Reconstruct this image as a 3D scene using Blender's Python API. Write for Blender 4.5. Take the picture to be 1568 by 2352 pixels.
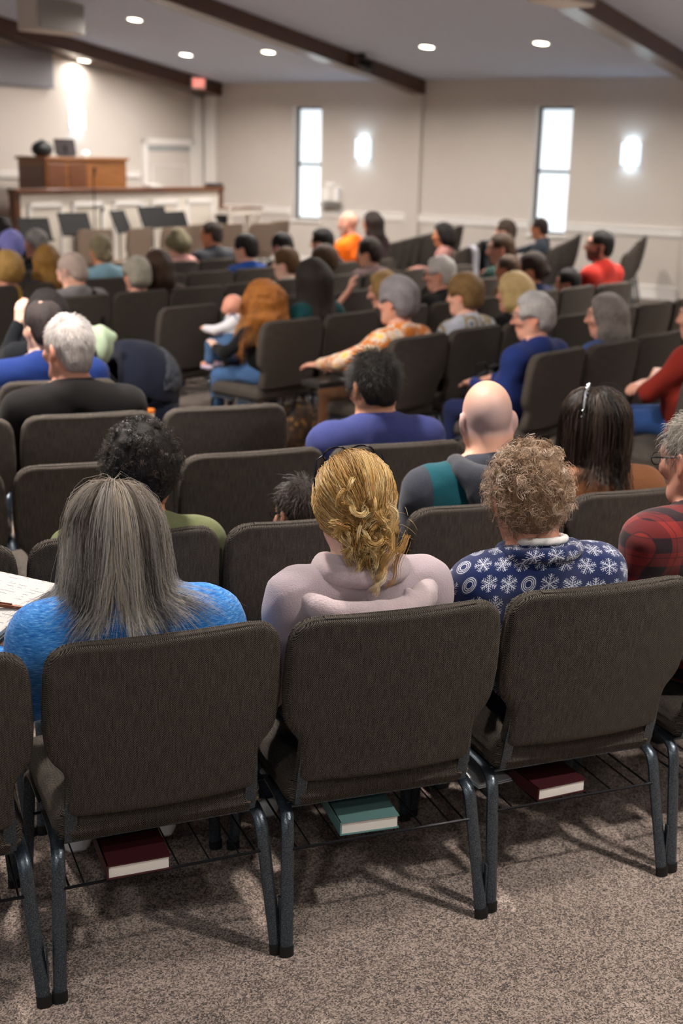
import bpy, bmesh, math, random
import numpy as np
from mathutils import Vector, Matrix

for _o in list(bpy.data.objects): bpy.data.objects.remove(_o)
scene = bpy.context.scene
COL = scene.collection
rng = np.random.default_rng(7)
random.seed(7)

# ------------------------------------------------------------------ camera
CAM_H = 1.90; F_PX = 2880.0; PITCH = 16.0; ROLL = 1.35
cam_data = bpy.data.cameras.new('camera')
cam = bpy.data.objects.new('camera', cam_data); COL.objects.link(cam)
cam_data.sensor_fit = 'VERTICAL'; cam_data.sensor_height = 36.0
cam_data.lens = F_PX * 36.0 / 2352.0
cam_data.clip_start = 0.05; cam_data.clip_end = 200
_p = math.radians(PITCH); _r = math.radians(ROLL)
_R = Vector((1, 0, 0)); _F = Vector((0, math.cos(_p), -math.sin(_p))); _U = _R.cross(_F)
_R2 = _R * math.cos(_r) + _U * math.sin(_r); _U2 = -_R * math.sin(_r) + _U * math.cos(_r)
_m = Matrix((( _R2.x, _U2.x, -_F.x), (_R2.y, _U2.y, -_F.y), (_R2.z, _U2.z, -_F.z))).to_4x4()
_m.translation = (0, 0, CAM_H)
cam.matrix_world = _m
cam_data.dof.use_dof = True
cam_data.dof.focus_distance = 3.0
cam_data.dof.aperture_fstop = 2.7
scene.camera = cam

# ------------------------------------------------------------------ world, exposure
world = bpy.data.worlds.new('world'); scene.world = world; world.use_nodes = True
world.node_tree.nodes['Background'].inputs[0].default_value = (0.55, 0.72, 1.0, 1)
world.node_tree.nodes['Background'].inputs[1].default_value = 0.6
scene.view_settings.view_transform = 'Standard'
scene.view_settings.look = 'None'
scene.view_settings.gamma = 1.0
scene.view_settings.use_curve_mapping = False
scene.view_settings.exposure = 0.0
scene.cycles.use_light_tree = False; scene.cycles.max_bounces = 5; scene.cycles.diffuse_bounces = 4; scene.cycles.glossy_bounces = 2; scene.cycles.transmission_bounces = 2
scene.cycles.caustics_reflective = False; scene.cycles.caustics_refractive = False

# light levels of the lamps the room has (each lamp is built further down with its fixture)
DOWNLIGHT_W = 45.0;  DOWNLIGHT_COL = (1.0, 0.925, 0.85)
SCONCE_GLOW = 1.6;   SCONCE_COL = (0.62, 0.82, 1.0)
PANE_GLOW = 1.04;    PANE_COL = (0.78, 0.91, 1.0)
SUNNY_GLOW = 3.6    # the opposite window wall faces the bright side of the sky
STAGE_SPOT_W = 9.0

# ------------------------------------------------------------------ helpers
def lin(c):
    if isinstance(c, str):
        c = c.lstrip('#'); c = tuple(int(c[i:i+2], 16) / 255 for i in (0, 2, 4))
    return tuple((x / 12.92 if x <= 0.04045 else ((x + 0.055) / 1.055) ** 2.4) for x in c)

class NT:
    """tiny node-tree helper"""
    def __init__(s, name):
        s.m = bpy.data.materials.new(name); s.m.use_nodes = True
        s.t = s.m.node_tree; s.b = s.t.nodes['Principled BSDF']; s.out = s.t.nodes['Material Output']
    def n(s, typ, **kw):
        nd = s.t.nodes.new('ShaderNode' + typ)
        for k, v in kw.items():
            if k.startswith('i_'):
                key = k[2:]; key = int(key) if key.isdigit() else key
                s.put(nd.inputs[key], v)
            else: setattr(nd, k, v)
        return nd
    def put(s, sock, v):
        if isinstance(v, bpy.types.NodeSocket): s.t.links.new(v, sock)
        else:
            if hasattr(sock, 'default_value') and hasattr(sock.default_value, '__len__') and isinstance(v, (tuple, list)) and len(v) == 3 and len(sock.default_value) == 4:
                v = (*v, 1)
            sock.default_value = v
    def math(s, op, a, b=0.0, c=0.0):
        nd = s.n('Math', operation=op); s.put(nd.inputs[0], a); s.put(nd.inputs[1], b); s.put(nd.inputs[2], c); return nd.outputs[0]
    def mix(s, fac, a, b, blend='MIX'):
        nd = s.n('Mix', data_type='RGBA', blend_type=blend)
        s.put(nd.inputs[0], fac); s.put(nd.inputs[6], a); s.put(nd.inputs[7], b); return nd.outputs[2]
    def ramp(s, fac, stops):
        nd = s.n('ValToRGB'); cr = nd.color_ramp
        while len(cr.elements) < len(stops): cr.elements.new(0.5)
        for e, (p, c) in zip(cr.elements, stops): e.position = p; e.color = (*c, 1)
        s.put(nd.inputs[0], fac); return nd.outputs[0]
    def noise(s, vec, scale, detail=2.0, rough=0.5, out=0):
        nd = s.n('TexNoise'); s.put(nd.inputs['Vector'], vec); nd.inputs['Scale'].default_value = scale
        nd.inputs['Detail'].default_value = detail; nd.inputs['Roughness'].default_value = rough; return nd.outputs[out]
    def obj(s): return s.n('TexCoord').outputs['Object']
    def uv(s): return s.n('TexCoord').outputs['UV']
    def scale(s, vec, sc):
        nd = s.n('Mapping'); s.put(nd.inputs[0], vec); nd.inputs['Scale'].default_value = sc; return nd.outputs[0]
    def bump(s, h, strength=0.3, dist=0.01):
        nd = s.n('Bump'); nd.inputs['Strength'].default_value = strength; nd.inputs['Distance'].default_value = dist
        s.put(nd.inputs['Height'], h); s.t.links.new(nd.outputs[0], s.b.inputs['Normal'])
    def base(s, v): s.put(s.b.inputs['Base Color'], v)
    def set(s, rough=0.6, metal=0.0, spec=0.5, sheen=0.0):
        s.b.inputs['Roughness'].default_value = rough; s.b.inputs['Metallic'].default_value = metal
        s.b.inputs['Specular IOR Level'].default_value = spec; s.b.inputs['Sheen Weight'].default_value = sheen
        return s.m

_mats = {}
def plain(name, col, rough=0.6, metal=0.0, spec=0.4, var=0.12, scale=30.0, bump=0.1):
    if name in _mats: return _mats[name]
    t = NT(name); c = lin(col); o = t.obj()
    f = t.noise(o, scale, 3)
    t.base(t.mix(f, tuple(x * (1 - var) for x in c), tuple(min(1, x * (1 + var)) for x in c)))
    if bump: t.bump(f, bump, 0.004)
    _mats[name] = t.set(rough, metal, spec); return _mats[name]

def fabric(name, col, col2=None, scale=60.0, heather=0.18, stretch=(1, 1, 1), bump=0.35, rough=0.9, sheen=0.04):
    if name in _mats: return _mats[name]
    t = NT(name); c = lin(col); c2 = lin(col2) if col2 else tuple(x * (1 - heather * 2) for x in c)
    o = t.scale(t.obj(), stretch)
    f = t.noise(o, scale * 4, 4, 0.65); g = t.noise(o, scale * 0.12, 3)
    fac = t.math('MULTIPLY_ADD', t.math('ADD', f, t.math('MULTIPLY', g, 0.4)), 1.6, -0.62)
    nd = t.n('Clamp'); t.put(nd.inputs[0], fac)
    t.base(t.mix(nd.outputs[0], c2, c))
    t.bump(t.math('ADD', f, t.math('MULTIPLY', g, 1.5)), bump, 0.004)
    _mats[name] = t.set(rough, 0, 0.2, sheen); return _mats[name]

def emit(name, col, strength, sampled=False):
    t = NT(name); t.base((0.8, 0.8, 0.8)); t.put(t.b.inputs['Emission Color'], tuple(col)); t.b.inputs['Emission Strength'].default_value = strength
    if not sampled: t.m.cycles.emission_sampling = 'NONE'
    return t.set(0.5)

def mk(name, V, F, mat, parent=None, smooth=True, uv=None, col=None):
    """mesh object from arrays; F: list of index tuples or (n,4)/(n,3) array"""
    me = bpy.data.meshes.new(name)
    if isinstance(F, np.ndarray):
        k = F.shape[1]
        me.vertices.add(len(V)); me.vertices.foreach_set('co', np.asarray(V, np.float32).ravel())
        me.loops.add(F.size); me.loops.foreach_set('vertex_index', F.astype(np.int32).ravel())
        me.polygons.add(len(F)); me.polygons.foreach_set('loop_start', np.arange(0, F.size, k, dtype=np.int32))
        me.update(calc_edges=True)
    else:
        me.from_pydata([tuple(map(float, v)) for v in V], [], [tuple(map(int, f)) for f in F]); me.update()
    if smooth: me.polygons.foreach_set('use_smooth', np.ones(len(me.polygons), bool))
    if uv is not None:
        ul = me.uv_layers.new(name='UVMap'); idx = np.zeros(len(me.loops), np.int32); me.loops.foreach_get('vertex_index', idx)
        ul.data.foreach_set('uv', np.asarray(uv, np.float32)[idx].ravel())
    if col is not None:
        a = me.color_attributes.new('Col', 'FLOAT_COLOR', 'POINT'); c4 = np.ones((len(V), 4), np.float32); c4[:, :3] = col
        a.data.foreach_set('color', c4.ravel())
    if mat is not None: me.materials.append(mat)
    o = bpy.data.objects.new(name, me); COL.objects.link(o)
    if parent is not None: o.parent = parent
    return o

def empty(name, loc=(0, 0, 0), rotz=0.0):
    o = bpy.data.objects.new(name, None); COL.objects.link(o); o.location = loc; o.rotation_euler = (0, 0, rotz); o.empty_display_size = 0.1
    return o
def tag(o, label, cat, group=None):
    o['label'] = label; o['category'] = cat
    if group: o['group'] = group
    return o
def struct(o, label=None):
    o['kind'] = 'structure'
    if label: o['label'] = label; o['category'] = o.name.split('_')[0].split('.')[0]
    return o

class MB:
    """collects boxes / tubes / lofts into one mesh"""
    def __init__(s): s.v = []; s.f = []; s.u = []
    def add(s, V, F):
        b = len(s.v); s.v += [tuple(map(float, v)) for v in V]; s.f += [tuple(i + b for i in f) for f in F]; return s
    def box(s, x0, x1, y0, y1, z0, z1, bev=0.0):
        if bev <= 0:
            V = [(x, y, z) for z in (z0, z1) for y in (y0, y1) for x in (x0, x1)]
            F = [(0, 2, 3, 1), (4, 5, 7, 6), (0, 1, 5, 4), (2, 6, 7, 3), (0, 4, 6, 2), (1, 3, 7, 5)]
            return s.add(V, F)
        bm = bmesh.new(); bmesh.ops.create_cube(bm, size=1)
        for v in bm.verts: v.co = ((x0+x1)/2 + v.co.x*(x1-x0), (y0+y1)/2 + v.co.y*(y1-y0), (z0+z1)/2 + v.co.z*(z1-z0))
        bmesh.ops.bevel(bm, geom=bm.edges[:], offset=bev, segments=2, affect='EDGES', profile=0.5)
        bm.verts.index_update(); V = [v.co[:] for v in bm.verts]; F = [[v.index for v in f.verts] for f in bm.faces]; bm.free()
        return s.add(V, F)
    def hexa(s, c8):   # 8 corners bottom 4 ccw, top 4 ccw
        return s.add(c8, [(3, 2, 1, 0), (4, 5, 6, 7), (0, 1, 5, 4), (1, 2, 6, 5), (2, 3, 7, 6), (3, 0, 4, 7)])
    def tube(s, pts, r, n=8, r2=None, up=(0, 0, 1), closed=False):
        """swept ellipse (r x r2) along pts, capped"""
        P = np.array(pts, float); m = len(P); T = np.gradient(P, axis=0)
        if closed: T = np.roll(P, -1, 0) - np.roll(P, 1, 0)
        T /= np.linalg.norm(T, axis=1, keepdims=True) + 1e-12
        rr = np.broadcast_to(np.asarray(r, float), (m,)); r2 = rr if r2 is None else np.broadcast_to(np.asarray(r2, float), (m,))
        U = np.array(up, float); V = []
        A0 = None
        for i in range(m):
            A = np.cross(T[i], U)
            if np.linalg.norm(A) < 1e-3: A = np.cross(T[i], (1, 0, 0.01)) if A0 is None else A0
            A /= np.linalg.norm(A)
            if A0 is not None and A @ A0 < 0: A = -A
            A0 = A; B = np.cross(A, T[i])
            for k in range(n):
                a = 2 * math.pi * k / n; V.append(P[i] + A * math.cos(a) * rr[i] + B * math.sin(a) * r2[i])
        F = []
        for i in range(m if closed else m - 1):
            j = (i + 1) % m
            for k in range(n): F.append((i*n+k, i*n+(k+1) % n, j*n+(k+1) % n, j*n+k))
        if not closed: F += [tuple(range(n-1, -1, -1)), tuple((m-1)*n + k for k in range(n))]
        return s.add(V, F)
    def lathe(s, prof, n=20, c=(0, 0, 0), cap=True):
        V = []; F = []
        for (r, z) in prof:
            for k in range(n): a = 2*math.pi*k/n; V.append((c[0]+r*math.cos(a), c[1]+r*math.sin(a), c[2]+z))
        for i in range(len(prof)-1):
            for k in range(n): F.append((i*n+k, i*n+(k+1) % n, (i+1)*n+(k+1) % n, (i+1)*n+k))
        if cap: F += [tuple(range(n-1, -1, -1)), tuple((len(prof)-1)*n+k for k in range(n))]
        return s.add(V, F)
    def build(s, name, mat, parent=None, smooth=False):
        o = mk(name, s.v, s.f, mat, parent, smooth)
        if smooth:
            try: o.data.set_sharp_from_angle(angle=math.radians(40))
            except Exception: pass
        return o
# ------------------------------------------------------------------ room (room frame: x = t towards the window wall, y = s towards the front wall)
ROOM = math.radians(54.6)
def room(o): o.rotation_euler = (0, 0, ROOM); return o
def RW(t, s, z=0.0):
    return Vector((t * math.cos(ROOM) - s * math.sin(ROOM), t * math.sin(ROOM) + s * math.cos(ROOM), z))
T_R, T_L, S_F, S_B = 17.2, -3.2, 15.4, -3.6
T_M = (T_R + T_L) / 2                      # ridge line
def ceil_z(t): return 2.99 + 0.135 * (T_R - T_M - abs(t - T_M))

M_wall = plain('wall_paint', '#cac3bb', 0.75, var=0.03, scale=4, bump=0.05)
M_ceil = plain('ceiling_paint', '#bac4d6', 0.85, var=0.02, scale=6, bump=0.05)
M_trim = plain('white_trim_paint', '#efece8', 0.45, var=0.02, bump=0)
M_wood = None
def wood(name, c1, c2, rough=0.35, sc=(3, 40, 40)):
    t = NT(name); o = t.scale(t.obj(), sc)
    w = t.noise(o, 1.2, 5, 0.6); g = t.noise(o, 6.0, 3)
    f = t.math('ADD', t.math('MULTIPLY', w, 0.8), t.math('MULTIPLY', g, 0.25))
    t.base(t.ramp(f, [(0.3, lin(c1)), (0.72, lin(c2))])); t.bump(f, 0.12, 0.003)
    t.b.inputs['Coat Weight'].default_value = 0.25; t.b.inputs['Coat Roughness'].default_value = 0.2
    return t.set(rough, 0, 0.5)
M_beam = wood('dark_stained_beam', '#341d10', '#57351d', 0.3)
M_oak = wood('oak_veneer', '#6b3f1c', '#96602f', 0.4)
M_walnut = wood('walnut_cap', '#4a2814', '#6e4022', 0.35)

def carpet():
    t = NT('carpet'); o = t.obj()
    fine = t.noise(o, 330, 3, 0.7); mid = t.noise(o, 45, 3, 0.6); big = t.noise(o, 9, 4, 0.6)
    vor = t.n('TexVoronoi'); t.put(vor.inputs['Vector'], o); vor.inputs['Scale'].default_value = 240
    pile = t.noise(o, 850, 2, 0.6); v3 = t.n('TexVoronoi'); t.put(v3.inputs['Vector'], o); v3.inputs['Scale'].default_value = 270; sp = t.n('SeparateXYZ'); t.put(sp.inputs[0], v3.outputs['Color']); pile = t.math('ADD', t.math('MULTIPLY', pile, .4), t.math('MULTIPLY', sp.outputs[0], .6))
    f = t.math('ADD', t.math('ADD', t.math('MULTIPLY', fine, .55), t.math('MULTIPLY', pile, .8)), t.math('ADD', t.math('MULTIPLY', mid, 0.40), t.math('MULTIPLY', big, 0.25)))
    t.base(t.ramp(t.math('MULTIPLY_ADD', f, 1.15, -0.62), [(0.22, lin('#2e2724')), (0.45, lin('#76665d')), (0.62, lin('#a8958a')), (0.80, lin('#c4b2a6'))]))
    t.bump(t.math('ADD', pile, t.math('MULTIPLY', vor.outputs[0], 0.8)), 0.9, 0.006)
    return t.set(0.97, 0, 0.1, 0.2)

floor = room(struct(MB().box(T_L, T_R + 0.3, S_B - 0.2, S_F + 0.3, -0.12, 0).build('floor', carpet())))
floor['label'] = 'brown-grey mottled commercial carpet'

WIN = [13.1, 8.62, 4.15, -0.35]; WW, WZ0, WZ1 = 0.59, 0.80, 2.61
def wall_with_windows(name, t0, t1):
    mb = MB(); edges = [S_B]
    for c in sorted(WIN): edges += [c - WW / 2, c + WW / 2]
    edges.append(S_F)
    for i in range(0, len(edges), 2): mb.box(t0, t1, edges[i], edges[i+1], 0, ceil_z(t1) + 0.05)
    for c in WIN:
        mb.box(t0, t1, c - WW/2, c + WW/2, 0, WZ0); mb.box(t0, t1, c - WW/2, c + WW/2, WZ1, ceil_z(t1) + 0.05)
    return room(struct(mb.build(name, M_wall)))
wall_with_windows('wall_right', T_R, T_R + 0.24)
wall_with_windows('wall_left', T_L - 0.24, T_L)
M_black = plain('black_metal_frame', '#15171a', 0.4, 0.3, var=0.05, bump=0)
M_pane = emit('frosted_daylit_glass', PANE_COL, PANE_GLOW, True); M_sunny = emit('frosted_sunny_glass', (0.62, 0.80, 1.0), SUNNY_GLOW, True)
nwin = 0
for side, tt in ((1, T_R), (-1, T_L)):
    for c in WIN:
        nwin += 1
        e = room(struct(empty('window_%d' % nwin), None)); e.location = RW(tt, c, 0)
        x0, x1 = (0.14, 0.18) if side > 0 else (-0.18, -0.14)
        fr = MB()
        for (a, b, z0, z1) in ((-WW/2, WW/2, WZ0, WZ0+.035), (-WW/2, WW/2, WZ1-.035, WZ1), (-WW/2, -WW/2+.04, WZ0, WZ1), (WW/2-.04, WW/2, WZ0, WZ1), (-WW/2, WW/2, 1.68, 1.72)):
            fr.box(x0 - 0.01*side, x1, a, b, z0, z1)
        fr.build('window_frame', M_black, e)
        for z0, z1 in ((WZ0+.03, 1.685), (1.715, WZ1-.03)):
            MB().box(x0 + .01, x1 - .01, -WW/2+.03, WW/2-.03, z0, z1).build('pane', M_pane if side > 0 else M_sunny, e)
        MB().box(*((-.03, .14) if side > 0 else (-.14, .03)), -WW/2-.03, WW/2+.03, WZ0-.04, WZ0-.002, .004).build('window_sill', M_trim, e)

def gable(name, s0, s1, mat=M_wall):
    P = [(T_L, 0), (T_R + .0, 0), (T_R, ceil_z(T_R)), (T_M, ceil_z(T_M)), (T_L, ceil_z(T_L))]; n = len(P)
    V = [(t, s0, z) for t, z in P] + [(t, s1, z) for t, z in P]
    F = [tuple(range(n)), tuple(range(2*n-1, n-1, -1))] + [(i, i+n, (i+1) % n + n, (i+1) % n) for i in range(n)]
    return room(struct(mk(name, V, F, mat, smooth=False)))
gable('wall_front', S_F, S_F + 0.2); gable('wall_back', S_B - 0.2, S_B)
for nm, ta, tb in (('ceiling', T_M, T_R + .24), ('ceiling', T_L - .24, T_M)):
    za, zb = ceil_z(ta), ceil_z(tb); s0, s1 = S_B - .2, S_F + .2
    room(struct(MB().hexa([(ta, s0, za), (tb, s0, zb), (tb, s1, zb), (ta, s1, za), (ta, s0, za+.15), (tb, s0, zb+.15), (tb, s1, zb+.15), (ta, s1, za+.15)]).build(nm, M_ceil)))
# ceiling beams
for s0, w, drop in ((14.95, 0.42, 0.21), (10.83, 0.24, 0.21), (6.18, 0.24, 0.21), (1.7, 0.24, 0.21), (-2.7, 0.24, 0.21)):
    for ta, tb in ((T_M, T_R), (T_L, T_M)):
        za, zb = ceil_z(ta), ceil_z(tb)
        b = MB().hexa([(ta, s0, za-drop), (tb, s0, zb-drop), (tb, s0+w, zb-drop), (ta, s0+w, za-drop), (ta, s0, za+.02), (tb, s0, zb+.02), (tb, s0+w, zb+.02), (ta, s0+w, za+.02)]).build('ceiling_beam', M_beam)
        room(struct(b))
# baseboard, chair rail, pilasters of the window wall
pil = [15.2, 10.98, 6.4, 2.0]
for i, s in enumerate(pil):
    room(struct(MB().box(T_R - .045, T_R, s - .12, s + .12, 0, 2.80, .006).build('trim_%d' % (10 + i), M_wall if i else M_trim)))
mb = MB().box(T_R - .02, T_R, S_B, S_F, 0, .15).box(T_R - .026, T_R, S_B, S_F, .15, .19, .006)
room(struct(mb.build('baseboard_right', M_trim)))
cuts = sorted([(c - WW/2 - .02, c + WW/2 + .02) for c in WIN] + [(s - .12, s + .12) for s in pil])
a = S_B; k = 0
for (c0, c1) in cuts + [(S_F, S_F)]:
    if c0 - a > .05:
        k += 1
        room(struct(MB().box(T_R - .028, T_R, a, c0, .885, .965, .008).box(T_R - .04, T_R, a, c0, .965, .985, .004).box(T_R - .018, T_R, a, c0, .86, .885, .004).build('trim_%d' % (20 + k), M_trim)))
    a = c1
room(struct(MB().box(T_L, 15.62, S_F - .03, S_F, 1.42, 1.50, .008).box(T_L, 15.62, S_F - .042, S_F, 1.50, 1.52, .004).build('trim_1', M_trim)))
room(struct(MB().box(16.95, 17.14, S_F - .06, S_F, 0, 2.76, .006).build('trim_2', M_trim)))
# side door in the front wall
e = room(struct(empty('door_1'))); e.location = RW(16.32, S_F, 0)
fr = MB().box(-.63, -.53, -.045, 0, 0, 2.05, .004).box(.53, .63, -.045, 0, 0, 2.05, .004).box(-.63, .63, -.045, 0, 1.95, 2.05, .004)
fr.build('door_frame', M_trim, e)
MB().box(-.53, .53, -.02, 0, 0.01, 1.95, .002).build('door_leaf', plain('door_paint', '#d9d2ca', .5, var=.02, bump=0), e)
MB().box(-.51, .51, -.035, -.02, 1.86, 1.93, .004).build('blind_headrail', plain('blind_grey', '#a7adad', .5, bump=0), e)
for z0 in (0.15, 0.95):
    q = MB(); 
    for bx in ((-.42, .42, z0, z0+.02), (-.42, .42, z0+.66, z0+.68), (-.42, -.40, z0, z0+.68), (.40, .42, z0, z0+.68)): q.box(bx[0], bx[1], -.03, -.02, bx[2], bx[3])
    q.build('door_panel', M_trim, e)
MB().tube([(.46, -.02, .95), (.46, -.07, .95), (.38, -.07, .95)], .01).build('door_handle', plain('satin_nickel', '#9a9a98', .35, .9, bump=0), e)

# recessed downlights
M_dl = emit('downlight_lens', (1.0, 0.88, 0.70), 14.0)
slope = math.atan(0.135)
def downlight(t, s, label, group, watts=DOWNLIGHT_W, z=None):
    z = ceil_z(t) if z is None else z
    e = empty('recessed_downlight', RW(t, s, z)); e.rotation_euler = Matrix.Rotation(ROOM, 3, 'Z').to_4x4().to_3x3().to_euler()
    sl = slope if t > T_M else -slope
    e.rotation_euler = (Matrix.Rotation(ROOM, 3, 'Z') @ Matrix.Rotation(sl, 3, 'Y')).to_euler()
    tag(e, label, 'ceiling light', group)
    MB().lathe([(.092, -.001), (.095, -.012), (.115, -.012), (.122, -.002), (.122, 0.0)], 24, cap=False).build('trim_ring', M_trim, e, True)
    MB().lathe([(.001, -.006), (.093, -.006), (.093, .0), (.001, .0)], 24).build('lens', M_dl, e)
    ld = bpy.data.lights.new('downlight_lamp', 'AREA'); ld.shape = 'DISK'; ld.size = .22; ld.energy = watts; ld.color = DOWNLIGHT_COL
    ld.spread = math.radians(165 if t > 12 else 125)
    lo = bpy.data.objects.new('downlight_lamp', ld); COL.objects.link(lo); lo.parent = e; lo.location = (0, 0, -.02)
VIS = {(15.05, 13.80): 'lit round ceiling light closest to the red exit sign', (15.05, 12.19): 'lit round ceiling light next to the small black camera',
       (12.99, 12.83): 'lit round ceiling light close to the hanging white loudspeaker', (15.05, 9.48): 'lit round ceiling light above the bare wall between the two windows', (15.05, 7.79): 'lit round ceiling light above and before the wider window beside the wall lamp'}
for t in (15.05, 10.9, 3.1, -1.05):
    LS = (13.80, 12.19, 9.48, 7.79, 4.95, 3.30, 0.5, -1.2)
    for s in LS:
        if t < 0 and s > 7: continue
        tt = t
        if (t, s) == (10.9, 13.80): tt, s = 12.99, 12.83
        elif (t, s) == (10.9, 12.19): continue
        downlight(tt, s, VIS.get((tt, s), 'recessed ceiling light out of view, %s line, %s along it' % (('window side', 'second', 'third', 'far side')[(15.05, 10.9, 3.1, -1.05).index(t)], ('first', 'second', 'third', 'fourth', 'fifth', 'sixth', 'seventh', 'last')[LS.index(s) if s in LS else 0])), 'recessed ceiling downlights', DOWNLIGHT_W * (1.55 if t > 15 else 2.2 if s > 11 else (2.6 if (t, s) == (3.1, -1.2) else 0.6 if t < 0 else 0.75) if RW(t, s).y < 3 else 2.7))
e0 = None
downlight(14.27, 15.2, 'lit round lamp under the beam washing the front wall', 'recessed ceiling downlights', STAGE_SPOT_W, z=ceil_z(14.27) - .212)

# wall sconces
M_sc = emit('sconce_glass', SCONCE_COL, SCONCE_GLOW)
def sconce(t, s, z, ang, label):
    e = empty('wall_sconce', RW(t, s, z), ROOM + ang); tag(e, label, 'wall lamp', 'wall sconces')
    MB().box(-.015, 0, -.07, .07, -.1, .1, .003).build('back_plate', M_black, e)
    n = 14; V = []; F = []
    for zz in (-.15, .15):
        for k in range(n + 1):
            a = math.pi * (k / n - .5); V.append((-.012 - .10 * math.cos(a), .135 * math.sin(a), zz))
    for k in range(n): F.append((k, k+1, n+1+k+1, n+1+k))
    o = mk('glass_shade', V, F, M_sc, e)
    md = o.modifiers.new('thick', 'SOLIDIFY'); md.thickness = .006
    ld = bpy.data.lights.new('sconce_lamp', 'SPOT'); ld.energy = 5; ld.shadow_soft_size = .02; ld.color = SCONCE_COL; ld.spot_size = math.radians(140); ld.spot_blend = .8
    for zz in (.08, -.08):
        lo = bpy.data.objects.new('sconce_lamp', ld); COL.objects.link(lo); lo.parent = e; lo.location = (-.055, 0, zz); lo.rotation_euler = (math.pi if zz > 0 else 0, 0, 0)
sconce(T_R, 11.95, 1.96, 0, 'glowing curved glass wall lamp between the two windows')
sconce(T_R, 7.39, 1.97, 0, 'glowing curved glass wall lamp to the right of both windows')
sconce(14.25, S_F, 2.30, math.pi/2, 'glowing wall lamp above the wooden organ on the stage wall')
sconce(T_R, 2.9, 1.97, 0, 'glowing curved wall lamp outside the view'); 

# exit sign on the front beam
e = empty('exit_sign', RW(16.55, 14.95, ceil_z(16.55) - .12), ROOM); tag(e, 'red lit exit sign mounted on the dark ceiling beam', 'exit sign')
e.rotation_euler = (0, 0, ROOM)
MB().box(-.17, .17, -.05, 0, -.10, .10, .006).build('housing', plain('exit_housing', '#8f7f78', .5, bump=0), e)
MB().box(-.155, .155, -.056, -.05, -.085, .085).build('face', emit('exit_face', (0.55, 0.16, 0.12), .75), e)
fc = bpy.data.curves.new('lettering', 'FONT'); fc.body = 'EXIT'; fc.size = .13; fc.extrude = .002; fc.align_x = 'CENTER'; fc.align_y = 'CENTER'
fo = bpy.data.objects.new('lettering', fc); COL.objects.link(fo); fo.parent = e; fo.location = (0, -.058, 0); fo.rotation_euler = (math.pi/2, 0, 0)
_me = bpy.data.meshes.new_from_object(fo); bpy.data.objects.remove(fo)
fo = bpy.data.objects.new('lettering', _me); COL.objects.link(fo); fo.parent = e; fo.location = (0, -.058, 0); fo.rotation_euler = (math.pi/2, 0, 0)
_me.materials.clear(); _me.materials.append(emit('exit_red', (1.0, 0.12, 0.08), 2.2))

# projection screen on the front wall
e = empty('projection_screen', RW(12.4, S_F, 2.77), ROOM); tag(e, 'grey projection screen high on the front wall behind the beam', 'projection screen')
MB().box(-2.6, 1.38, -.045, -.035, 0, .52).build('screen_fabric', plain('screen_grey', '#8b8b90', .8, var=.02, bump=0), e)
MB().box(-2.6, 1.38, -.06, -.02, -.04, 0, .006).build('bottom_bar', plain('bar_grey', '#6f6f74', .5, bump=0), e)

# hanging loudspeaker boxes
M_spk = plain('speaker_off_white', '#cdc6bd', .6, var=.03, bump=0); M_grille = plain('speaker_grille', '#8e8c8a', .8, var=.1, scale=300, bump=.3)
def speaker(loc, rz, w, d, h, label):
    e = empty('hanging_loudspeaker', loc, rz); tag(e, label, 'loudspeaker')
    MB().box(-w/2, w/2, -d/2, d/2, 0, h, .02).build('cabinet', M_spk, e)
    MB().box(-w/2+.03, w/2-.03, -d/2-.012, -d/2+.01, .03, h-.03, .006).build('grille', M_grille, e)
    for sx in (-1, 1): MB().tube([(sx*w*.3, 0, h-.01), (sx*w*.3, 0, h+1.2)], .008, 6).build('hanging_rod', M_black, e)
    return e
def box_speaker(t, s, ztop, wt, ws, h, label):
    e = empty('hanging_loudspeaker', RW(t, s, ztop), ROOM); tag(e, label, 'loudspeaker', 'ceiling hung loudspeakers')
    MB().box(-wt/2, wt/2, -ws/2, ws/2, -h, 0, .02).build('cabinet', M_spk, e)
    MB().box(-wt/2+.02, wt/2-.02, -ws/2-.012, -ws/2+.01, -h+.02, -.02, .006).build('grille', M_grille, e)
    for sx in (-1, 1): MB().tube([(sx*wt*.35, 0, -.02), (sx*wt*.35, 0, ceil_z(t + sx*wt*.35) - ztop + .01)], .012, 6).build('hanging_rod', M_black, e)
box_speaker(11.85, 13.2, 3.72, .83, .37, .42, 'white box loudspeaker hanging below the beam by the front wall')
box_speaker(11.75, 5.9, 3.62, .70, .40, .30, 'white box loudspeaker hanging over the middle of the hall beside a beam')

# ------------------------------------------------------------------ chairs
def weave(name, dark, light, per=0.0046):
    t = NT(name); uv = t.uv()
    sx = t.n('SeparateXYZ'); t.put(sx.inputs[0], uv)
    k = 2 * math.pi / per
    jit = t.noise(uv, 160, 2); jit2 = t.noise(uv, 420, 2, 0.6)
    u = t.math('SINE', t.math('MULTIPLY_ADD', jit, 2.2, t.math('MULTIPLY', sx.outputs[0], k)))
    v = t.math('SINE', t.math('MULTIPLY_ADD', jit, 1.6, t.math('MULTIPLY', sx.outputs[1], k)))
    w = t.math('MULTIPLY', u, v)
    st = t.noise(t.scale(uv, (260, 24, 1)), 1.0, 2)          # vertical slubs
    f = t.math('MULTIPLY_ADD', w, 0.40, t.math('ADD', t.math('MULTIPLY', jit2, 0.50), t.math('MULTIPLY', st, 0.34)))
    t.base(t.ramp(f, [(0.14, lin(dark)), (0.44, tuple(a * .8 + b * .2 for a, b in zip(lin(dark), lin(light)))), (0.80, lin(light))]))
    t.bump(t.math('ADD', w, jit2), 0.5, 0.0016)
    return t.set(0.95, 0, 0.12, 0.0)
M_tweed = weave('grey_tweed', '#070709', '#7c736a')
M_tan = weave('tan_tweed', '#6a5b50', '#b9a592')
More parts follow.
